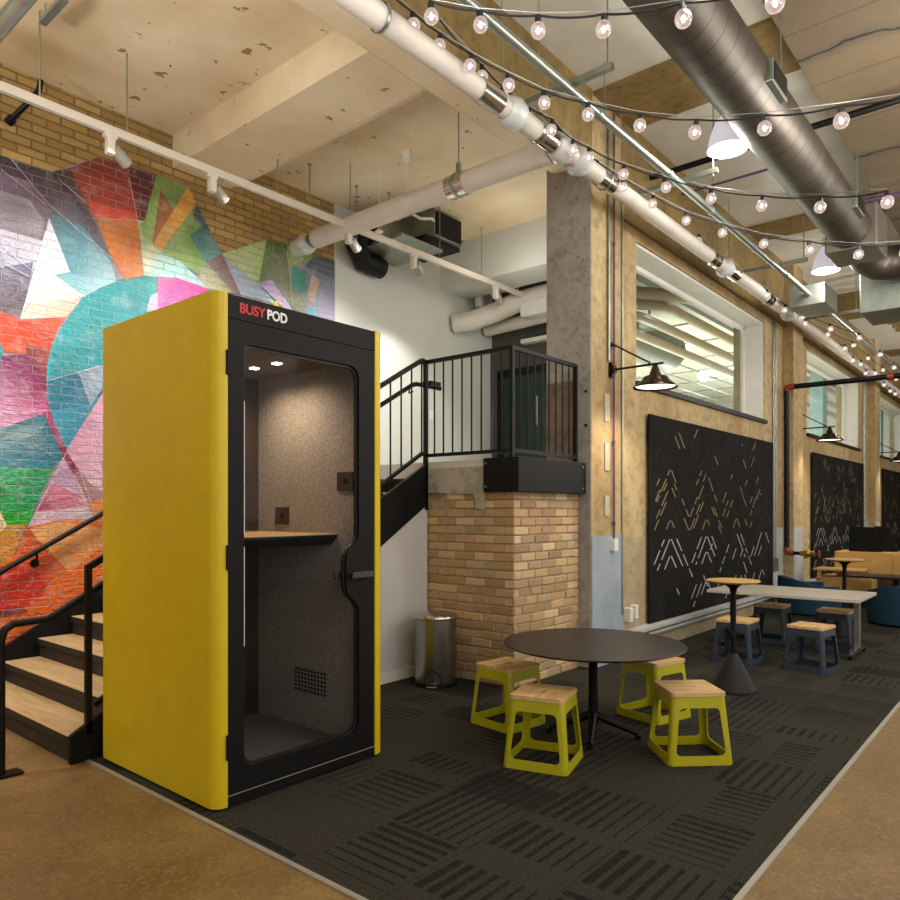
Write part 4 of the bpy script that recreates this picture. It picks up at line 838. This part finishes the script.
b = MB(); b.sphere((5.0, 6.28, Z1-.02), .11, 16); b.cyl((5.0, 6.2, Z1-.01), (5.0, YM, Z1-.03), .095, n=20); b.build('elbow', M['pvc2'], t)
b = MB(); b.tube([(5.0, 4.12, ZC), (5.0, 4.12, Z1+.13)], .006, 6); b.box(4.985, 4.10, Z1+.09, 5.015, 4.14, Z1+.20); b.lathe([(.106, -.02), (.112, 0), (.106, .02)], (5.0, 4.12, Z1), 24, (0, 1, 0)); b.build('hanger', M['steel_r'], t)
# air handler on the ceiling
t = root('fan_coil_unit', (6.7, 5.4, 4.7), 'ceiling hung fan coil unit with black grille above the landing', 'air unit')
b = MB(); b.box(6.45, 5.15, 4.66, 6.95, 5.75, 4.97); b.build('housing', M['steel_r'], t, bevel=.006); MB().box(6.47, 5.135, 4.68, 6.93, 5.15, 4.95).build('grille', M['bmetal'], t)
b = MB(); b.box(6.35, 5.2, 4.615, 6.98, 5.8, 4.66); b.build('bracket', M['bmetal2'], t)
b = MB(); b.box(5.9, 5.15, 4.50, 6.6, 5.95, 4.53); b.build('drain_pan', M['steel_r'], t)
b = MB(); b.box(5.92, 5.75, 4.55, 6.45, 6.1, 4.86); b.build('plenum', M['steel_r'], t)
b = MB(); b.tube([(5.95, 6.0, 4.70), (5.85, 6.15, 4.66), (5.85, 6.25, 4.52), (6.0, 6.3, 4.40), (6.3, 6.3, 4.38)], .12, 16); b.build('flexible_duct', M['bmetal2'], t)
b = MB(); b.tube([(6.5, 5.2, 4.85), (6.3, 5.05, 4.78), (6.1, 5.05, 4.72), (5.9, 5.15, 4.8)], .016, 8); b.build('hose', M['track'], t)
for x, y in ((6.5, 5.2), (6.9, 5.2), (6.5, 5.7), (6.9, 5.7)): MB().cyl((x, y, 4.9), (x, y, ZC), .006, n=6).build('hanger_rod', M['steel_r'], t)
t.location += Vector((-.1, .45, .06))
for c_ in t.children:
    if c_.name.startswith('flexible'): c_.location.y -= .42
    if c_.name.startswith('plenum'): c_.location.y -= .2
for i, (x, y, l, lb) in enumerate([(5.2, 4.95, .05, 'small round ceiling fitting above the white branch pipe'), (5.35, 5.5, .62, 'small white disc detector hanging on a rod near the fan coil unit')]):
    b = MB(); 
    if i == 0: b.cyl((x, y, ZC-.09), (x, y, ZC), .045); b.cyl((x, y, ZC-.5), (x, y, ZC-.09), .004, n=6)
    else: b.cyl((x, y, ZC-l), (x, y, ZC), .005, n=6); b.lathe([(0, -.01), (.04, -.008), (.045, 0), (.03, .015), (0, .03)], (x, y, ZC-l), 20)
    tag(b.build('ceiling_detector' if i else 'ceiling_fitting', M['white']), lb, 'ceiling fitting')
lbs = ['left of the ceiling beam above the mural', 'just left of the branch pipe end', 'above the end of the branch pipe', 'behind the branch pipe near the white wall']
for i, (x, y, l) in enumerate([(1.9, 6.0, .5), (4.75, 5.9, .45), (5.4, 5.9, .6), (5.75, 5.75, .75)]):
    b = MB(); b.cyl((x, y, ZC-l), (x, y, ZC+.02), .006, n=6); b.cyl((x, y, ZC-.015), (x, y, ZC+.01), .02, n=10); tag(b.build('threaded_rod', M['steel_r']), 'bare steel rod hanging from the ceiling '+lbs[i], 'rod', 'bare hanging rods')
b = MB(); b.tube([(2.15, 6.43, 4.62), (2.24, 6.22, 4.76), (2.27, 6.17, 4.82), (2.28, 6.16, 4.90)], .022, 10); b.cyl((2.145, YM, 4.61), (2.16, 6.41, 4.635), .035)
tag(b.build('pipe_stub', M['bmetal']), 'short black elbow pipe stub on the brick above the mural', 'pipe')
b = MB(); b.tube([(1.42, 3.4, 4.12), (1.42, YM, 4.12)], .045, 14); b.tube([(1.30, 3.4, 4.15), (1.30, YM, 4.15)], .035, 14); tag(b.build('silver_pipe', M['steel_r']), 'silver pipes crossing the top left corner below the ceiling', 'pipe')
b = MB(); b.box(2.02, 5.12, 4.93, 2.07, 5.5, 4.96); b.cyl((2.045, 5.16, 4.94), (2.045, 5.16, ZC), .006, n=6); b.cyl((2.045, 5.45, 4.94), (2.045, 5.45, ZC), .006, n=6); tag(b.build('strut_channel', M['steel_r']), 'short steel strut channel hung near the top left corner', 'strut')

# corridor pipes seen between the white wall and the column
t = root('duct_cluster', (8.2, 6, 4), 'bundle of thick white wrapped ducts beyond the landing', 'duct')
b = MB(); b.tube([(7.70, YM, 4.08), (7.85, 6.22, 4.12), (8.05, 5.95, 4.24), (8.2, 5.7, 4.36), (8.25, 5.4, 4.40), (8.25, 4.4, 4.40)], .135, 18); b.build('bent_duct', M['pvc'], t)
b = MB(); b.tube([(8.40, 6.40, 4.12), (8.40, 5.8, 4.14), (8.40, 4.4, 4.2)], .09, 14); b.build('lower_duct', M['pvc'], t)
MB().tube([(8.05, 6.25, 5.3), (8.05, 6.25, 4.35)], .065, 12).build('thin_pipe', M['pvc'], t)
MB().tube([(8.12, 6.1, 4.52), (8.15, 5.4, 4.60), (8.15, 5.36, 4.68)], .03, 10).build('thin_pipe', M['pvc'], t)
b = MB(); b.box(8.12, 5.0, 4.12, 8.45, 5.62, 4.34); b.build('wrapped_box', M['white'], t, bevel=.03)
MB().box(8.2, 5.7, 4.5, 8.22, 5.72, 5.35).build('hanger_rod', M['white'], t)
tag(MB().box(8.48, 4.6, 3.86, 8.60, 5.85, 3.92).build('strip_light', M['white'], bevel=.004), 'slim white strip light over the corridor door', 'light')
tag(MB().box(7.2, YM-.012, 2.72, 7.28, YM-.004, 2.84).build('light_switch', M['white']), 'white light switch on the wall behind the landing railing', 'switch')

# ------------------------------------------------------------------ window bay services
t = root('spiral_duct', (6, 1.775, 4.6), 'large dark spiral ventilation duct running the length of the ceiling', 'duct')
b = MB(); b.tube([(-2, 1.775, 4.6), (8.9, 1.775, 4.6)], .218, 48, radii=[.218, .218]); b.build('duct_run', M['duct'], t)
b = MB(); b.box(8.9, 1.50, 4.36, 9.5, 2.02, 4.84); b.build('transition', M['steel_r'] if 0 else mat('dull_duct_metal', '#8a8276', .4, .8), t, bevel=.02)
b = MB(); b.tube([(9.5, 1.775, 4.58), (9.9, 1.775, 4.55), (10.1, 1.70, 4.53), (10.2, 1.5, 4.5), (10.2, .6, 4.5)], .2, 32); b.build('elbow', M['duct'], t)
for x in (5.30, 8.05):
    b = MB(); b.box(x, 1.53, 4.50, x+.36, 1.62, 4.67); o = b.build('side_outlet', M['steel_r'], t, bevel=.008); MB().box(x+.03, 1.525, 4.52, x+.33, 1.53, 4.65).build('grille', M['bmetal'], o)
for x in (3.2, 5.6, 8.2):
    for y, z in ((1.99, ZR), (1.56, 5.12)): MB().cyl((x, y, 4.6), (x, y, z), .005, n=6).build('hanger_rod', M['steel_r'], t)
b = MB(); b.box(10.4, .2, 4.0, 11.2, 1.95, 4.75); b.box(10.45, .3, 4.7, 10.5, .35, 5.13); b.box(11.1, 1.4, 4.7, 11.15, 1.45, 5.13); tag(b.build('plenum_box', M['steel_r'], bevel=.01), 'large grey sheet metal plenum past the end of the spiral duct', 'duct')
for x in (10.5, 11.1): pass
t = root('silver_pipe', (6, 2.6, 4.42), 'straight galvanised conduit pipe between white pipe and spiral duct', 'pipe')
MB().tube([(-2, 2.6, 4.42), (10.7, 2.6, 4.42)], .033, 14).build('pipe_run', M['steel_r'], t)
for x in (3.0, 4.75, 6.0, 7.0, 8.3, 9.5): MB().cyl((x, 2.6, 4.42), (x+.05, 2.6, 4.42), .041, n=14).build('coupling', M['steel_r'], t)
b = MB(); b.box(10.6, 2.4, 4.28, 11.3, 2.85, 4.55); b.build('junction_box', M['steel_r'], t)
MB().tube([(11.3, 2.6, 4.42), (25, 2.6, 4.42)], .033, 12).build('pipe_run', M['steel_r'], t)
b = MB(); b.tube([(7.18, -5, 5.0), (7.18, 3.3, 5.0)], .03, 10); tag(b.build('black_pipe', M['bmetal']), 'black pipe crossing the ceiling behind the spiral duct', 'pipe')
b = MB(); b.tube([(8.0, 3.3, 5.1), (8.0, 2.3, 5.1)], .014, 8); b.tube([(8.0, 2.3, 5.1), (9.4, 2.2, 5.05)], .014, 8); b.box(9.35, 2.15, 5.0, 9.5, 2.28, 5.08); b.tube([(9.4, 2.2, 5.05), (9.4, -4, 4.95)], .018, 8); tag(b.build('purple_conduit', M['copper']), 'purple conduit crossing under the white ceiling panels', 'conduit')
# strut trapezes
for i, x in enumerate((4.4, 6.35, 9.3, 12.2)):
    b = MB(); b.box(x, 2.3, 4.47, x+.045, 3.25, 4.51)
    for y in (2.34, 3.22): b.cyl((x+.022, y, 4.45), (x+.022, y, ZR), .006, n=6)
    tag(b.build('pipe_trapeze', M['steel_r']), 'steel strut trapeze carrying the pipes, '+['nearest the camera', 'second from the camera', 'third from the camera', 'farthest from the camera'][i], 'strut', 'steel strut trapezes')
# dome pendants and dim struts
def dome(x, y, z, label, r_=.165):
    t = root('dome_pendant', (x, y, z), label, 'pendant lamp', 'glowing dome pendants')
    MB().lathe([(r_, 0), (r_*.97, .06), (r_*.85, .14), (r_*.6, .24), (r_*.3, .30), (.04, .32)], (x, y, z), 40).build('lamp_shade', M['dome'], t)
    b = MB(); b.cyl((x, y, z+.31), (x, y, z+.42), .045); b.cyl((x, y, z+.42), (x, y, ZR), .008, n=8); b.build('stem', M['track'], t)
    b = MB(); b.sphere((x, y, z+.14), .05); b.build('light_bulb', M['filament'], t)
    l = bpy.data.lights.new('dome_light', 'POINT'); l.energy = 32; l.color = (1, .93, .84); l.shadow_soft_size = .12; o = bpy.data.objects.new('dome_light', l); C.objects.link(o); o.location = (x, y, z-.06)
dome(6.33, 2.2, 4.62, 'glowing white dome pendant left of the spiral duct'); dome(10.3, 2.32, 4.6, 'glowing white dome pendant peeking out below the far end of the spiral duct')
dome(14.6, 1.9, 4.3, 'glowing white dome pendant at the far right edge')
# wood ribs far along
b = MB()
for i in range(9): b.box(13.2+i*.35, -2, 4.9, 13.25+i*.35, 2.4, 5.1)
tag(b.build('ceiling_ribs', M['dark_conc']), 'row of brown ceiling ribs far along the window bay', 'ceiling ribs', kind='structure')

# ------------------------------------------------------------------ string lights
bulb_mesh = MB().lathe([(0, -.088), (.018, -.085), (.032, -.075), (.040, -.058), (.042, -.045), (.038, -.028), (.028, -.013), (.016, -.004)], (0, 0, 0), 16).build('light_bulb', M['bulb'])
fil_mesh = MB().sphere((0, 0, -.048), .012, 8, 1.5).build('filament', M['filament'])
soc = MB(); soc.lathe([(0, .034), (.013, .034), (.017, .028), (.018, -.006), (.0, -.008)], (0, 0, 0), 12); soc = soc.build('socket', M['cable'])
MBULB, MFIL, MSOC = bulb_mesh.data, fil_mesh.data, soc.data
for o in (bulb_mesh, fil_mesh, soc): bpy.data.objects.remove(o)
def strand(pts, zl, zr, label, start=None, end=None, small=1.0):
    # pts: measured bulbs; heights slope from zl (wall side) to zr
    us = [p[0] for p in pts]; P = []
    for u, v in pts: P.append(at_z(u, v+4, zl+(zr-zl)*((u-us[0])/(us[-1]-us[0]) if len(us) > 1 else 0)))
    pos0 = [p.copy() for p in P]
    t = root('string_light', tuple(pos0[0]), label, 'string lights', 'globe string lights'); off = Vector(pos0[0])
    line = [p+Vector((0, 0, .035)) for p in pos0]
    if start: line = [Vector(start)]+line
    if end: line = line+[Vector(end)]
    cable = []
    for a, c in zip(line, line[1:]):
        L = (c-a).length
        for k in range(6): q = a.lerp(c, k/6); q.z -= .08*L*4*(k/6)*(1-k/6)*.5; cable.append(q)
    cable.append(line[-1]); MB().tube(cable, .006, 6).build('cable', M['cable'], t)
    MB().tube([p+Vector((0, 0, .015)) for p in line], .0025, 5).build('support_wire', M['wire'], t)
    for p in pos0:
        o = bpy.data.objects.new('light_bulb', MBULB); C.objects.link(o); o.parent = t; o.location = p-off; o.scale = (small,)*3
        o.rotation_euler = (random.uniform(-.15, .15), random.uniform(-.15, .15), random.uniform(0, 6))
        for nm, me in (('socket', MSOC), ('filament', MFIL)): c = bpy.data.objects.new(nm, me); C.objects.link(c); c.parent = o
strand([(431, 4), (480, 13), (538, 18), (604, 17), (683, 6), (773, -11)], 4.35, 3.75, 'nearest globe string light across the top of the frame')
strand([(413, 14), (440, 35), (471, 55), (508, 75), (544, 92), (588, 104), (640, 115), (696, 121), (763, 117), (841, 108)], 4.55, 3.7, 'second globe string light, swinging below the first and over the spiral duct', start=at_z(385, -12, 4.6), end=at_z(905, 96, 3.7))
strand([(482, 66), (503, 88), (529, 108), (552, 120), (573, 140), (589, 148), (624, 165), (665, 178), (711, 189), (762, 196), (820, 197), (887, 192)], 4.6, 3.65, 'third globe string light, starting along the white pipe and crossing the spiral duct', start=at_z(440, 20, 4.6))
strand([(558, 128), (597, 161), (623, 178), (653, 195), (686, 212), (723, 224), (764, 235), (809, 241), (859, 245), (905, 243)], 4.6, 3.65, 'fourth globe string light, passing the end of the spiral duct', start=at_z(540, 112, 4.6))
strand([(699, 233), (716, 252), (731, 259), (747, 275), (767, 288), (785, 303), (802, 310), (830, 322), (859, 331), (880, 348), (894, 361)], 4.58, 4.1, 'fifth globe string light, hugging the white pipe beyond the second lamp')
strand([(735, 267), (754, 282), (778, 297), (805, 317), (828, 328), (853, 339), (868, 352), (883, 364), (896, 373)], 4.55, 4.2, 'sixth globe string light, in the far tangle beside the white pipe', small=.9)
strand([(822, 331), (840, 343), (845, 342), (853, 354), (861, 358), (866, 367), (875, 367), (884, 379), (890, 385), (895, 388)], 4.5, 4.2, 'farthest globe string light, low in the tangle above the second barn lamp', small=1.0)

# ------------------------------------------------------------------ services of the back room (seen through windows)
for i, (Y, Z, x0) in enumerate([(4.35, 4.78, 11.0), (4.62, 4.62, 10.7), (4.90, 4.46, 10.4), (5.18, 4.32, 10.2)]):
    b = MB(); b.tube([(x0-.9, Y+.55, Z), (x0-.25, Y+.12, Z), (x0-.1, Y+.03, Z), (x0+.1, Y, Z), (24, Y, Z)], .095 if i == 0 else .075, 16)
    tag(b.build('white_pipe', M['pvc']), 'white lagged pipe seen through the windows, '+['topmost', 'second down', 'third down', 'lowest'][i]+' of four', 'pipe', 'pipes behind the windows')
b = MB(); b.tube([(8.9, 6, 4.65), (13.8, 6, 4.65)], .40, 32, cap=True); b.box(10, 5.98, 5.0, 10.03, 6.02, 5.35); b.box(13, 5.98, 5.0, 13.03, 6.02, 5.35); tag(b.build('round_duct', M['duct_grey']), 'grey round duct seen through the first window', 'duct')
b = MB()
for i in range(5): b.tube([(9, 6.5+i*.6, 4.75-.02*i), (25, 6.5+i*.6, 4.75-.02*i)], .02, 6)
for i in range(9): b.tube([(10.5+i*1.6, 5.4, 5.12), (10.5+i*1.6, 9.99, 5.12)], .018, 6)
tag(b.build('sprinkler_grid', M['duct_grey']), 'thin grey pipe grid under the ceiling behind the windows', 'pipe')
for i, x in enumerate((17.3, 24.0)): tag(MB().box(x, 3.95, 1.94, x+.35, 4.22, 4.98).build('column', M['teal_lit'], bevel=.01), 'pale teal column behind the window glass', 'column', kind='structure')
for i, (x, y) in enumerate([(12.0, 7), (16.0, 7), (20, 7), (12, 9), (16, 9)]):
    t = root('panel_light', (x, y, 5.3), 'flat square ceiling light in the back room', 'light', 'back room ceiling lights')
    MB().box(x-.6, y-.6, 5.31, x+.6, y+.6, 5.35).build('housing', M['white'], t); MB().box(x-.57, y-.57, 5.305, x+.57, y+.57, 5.31).build('diffuser', M['lampglow'], t)
    l = bpy.data.lights.new('panel_lamp', 'AREA'); l.shape = 'SQUARE'; l.size = 1.1; l.energy = 60; l.color = (.92, 1, .95); o = bpy.data.objects.new('panel_lamp', l); C.objects.link(o); o.location = (x, y, 5.29)

# ------------------------------------------------------------------ lights
def light(kind, loc, e, col, rot=None, to=None, **k):
    l = bpy.data.lights.new('lamp', kind); l.energy = e; l.color = col
    for a, v in k.items(): setattr(l, a, v)
    o = bpy.data.objects.new('lamp', l); C.objects.link(o); o.location = loc
    if to is not None: o.rotation_euler = (Vector(to)-Vector(loc)).to_track_quat('-Z', 'Y').to_euler()
    elif rot: o.rotation_euler = rot
    return o
# track spots wash the mural
for x in (.2, 1.3, 2.4, 3.6, 5.1): light('SPOT', (x, 5.2, 4.3), 230 if x < 2 else 150, (1, .96, .9), to=(x+.3, 6.45, 1.2 if x < 2 else 2.0), spot_size=math.radians(105), spot_blend=.9, shadow_soft_size=.05)
light('SPOT', (6.1, 5.45, 4.2), 90, (1, .98, .92), to=(6.5, 6.45, 2.2), spot_size=math.radians(80), spot_blend=.5, shadow_soft_size=.05)
# booth downlights
for (x, y) in ((2.76, 3.75), (2.76, 3.99)): light('SPOT', (x, y, PH-.19), 14, (1, .76, .52), to=(x+.12, y, 0), spot_size=math.radians(150), spot_blend=.9, shadow_soft_size=.03)
# unseen point lights: one in the corridor, others added to brighten the back room
light('POINT', (6.9, 4.9, 4.2), 13, (1, .96, .9), shadow_soft_size=.2)
for x, y in ((11.5, 6.2), (15.5, 6.2), (19.5, 6.2), (12.5, 8.5), (17, 8.5), (22, 7)): light('POINT', (x, y, 3.6), 85, (.93, 1, .96), shadow_soft_size=.3)
# upward spots added out of view to brighten the ceilings
for x, y in ((-1.5, 4.6), (.2, 2.4), (-1.5, .2), (3.2, -1.2), (7, -1.2), (11, -1.2), (15, -1.2), (20, -1.2)): light('SPOT', (x, y, 2.9), 330 if x < 1 else 300, (1, .97, .92), rot=(math.pi, 0, 0), spot_size=math.radians(165), spot_blend=.5, shadow_soft_size=.3)
# invented daylight fill: unseen area lamps on the open side and behind the camera
light('AREA', (-1.2, -4.0, 3.0), 60, (1, .97, .92), to=(4, 2, 1.6), shape='RECTANGLE', size=5, size_y=3.5)
light('AREA', (5, -5.5, 3.0), 110, (1, .95, .88), to=(6, 3, 1.6), shape='RECTANGLE', size=9, size_y=3.5)
light('AREA', (16, -5.5, 3.0), 110, (1, .95, .88), to=(16, 3, 1.8), shape='RECTANGLE', size=9, size_y=3.5)
for x, y, e in ((.5, -1.2, 60), (3.5, -1.8, 110), (6.6, -1.2, 120), (10, -1.2, 110), (14, -1.2, 110), (18, -1.2, 110), (6.6, 1.0, 50), (3.4, 1.2, 40)): light('POINT', (x, y, 4.1), e, (1, .95, .88), shadow_soft_size=.22)  # overhead point lamps without fixtures, added to fill the hall
W = bpy.data.worlds.new('world'); bpy.context.scene.world = W; W.use_nodes = True; bg = W.node_tree.nodes['Background']; bg.inputs[0].default_value = (1, .97, .93, 1); bg.inputs[1].default_value = .34

# ------------------------------------------------------------------ camera
cd = bpy.data.cameras.new('camera'); cam = bpy.data.objects.new('camera', cd); C.objects.link(cam); cam.location = (0, 0, H)
cam.rotation_euler = (math.pi/2, 0, math.atan2(.645, .764)-math.pi/2); cd.sensor_width = 36; cd.lens = F/900*36; cd.shift_y = 60/900; cd.clip_start = .05; cd.clip_end = 200
sc = bpy.context.scene; sc.camera = cam
sc.view_settings.view_transform = 'Standard'; sc.view_settings.look = 'None'; sc.view_settings.exposure = .18; sc.view_settings.gamma = 1; sc.view_settings.use_curve_mapping = False
sc.cycles.use_denoising = True; sc.cycles.max_bounces = 8; sc.cycles.transparent_max_bounces = 16; sc.cycles.sample_clamp_indirect = 4
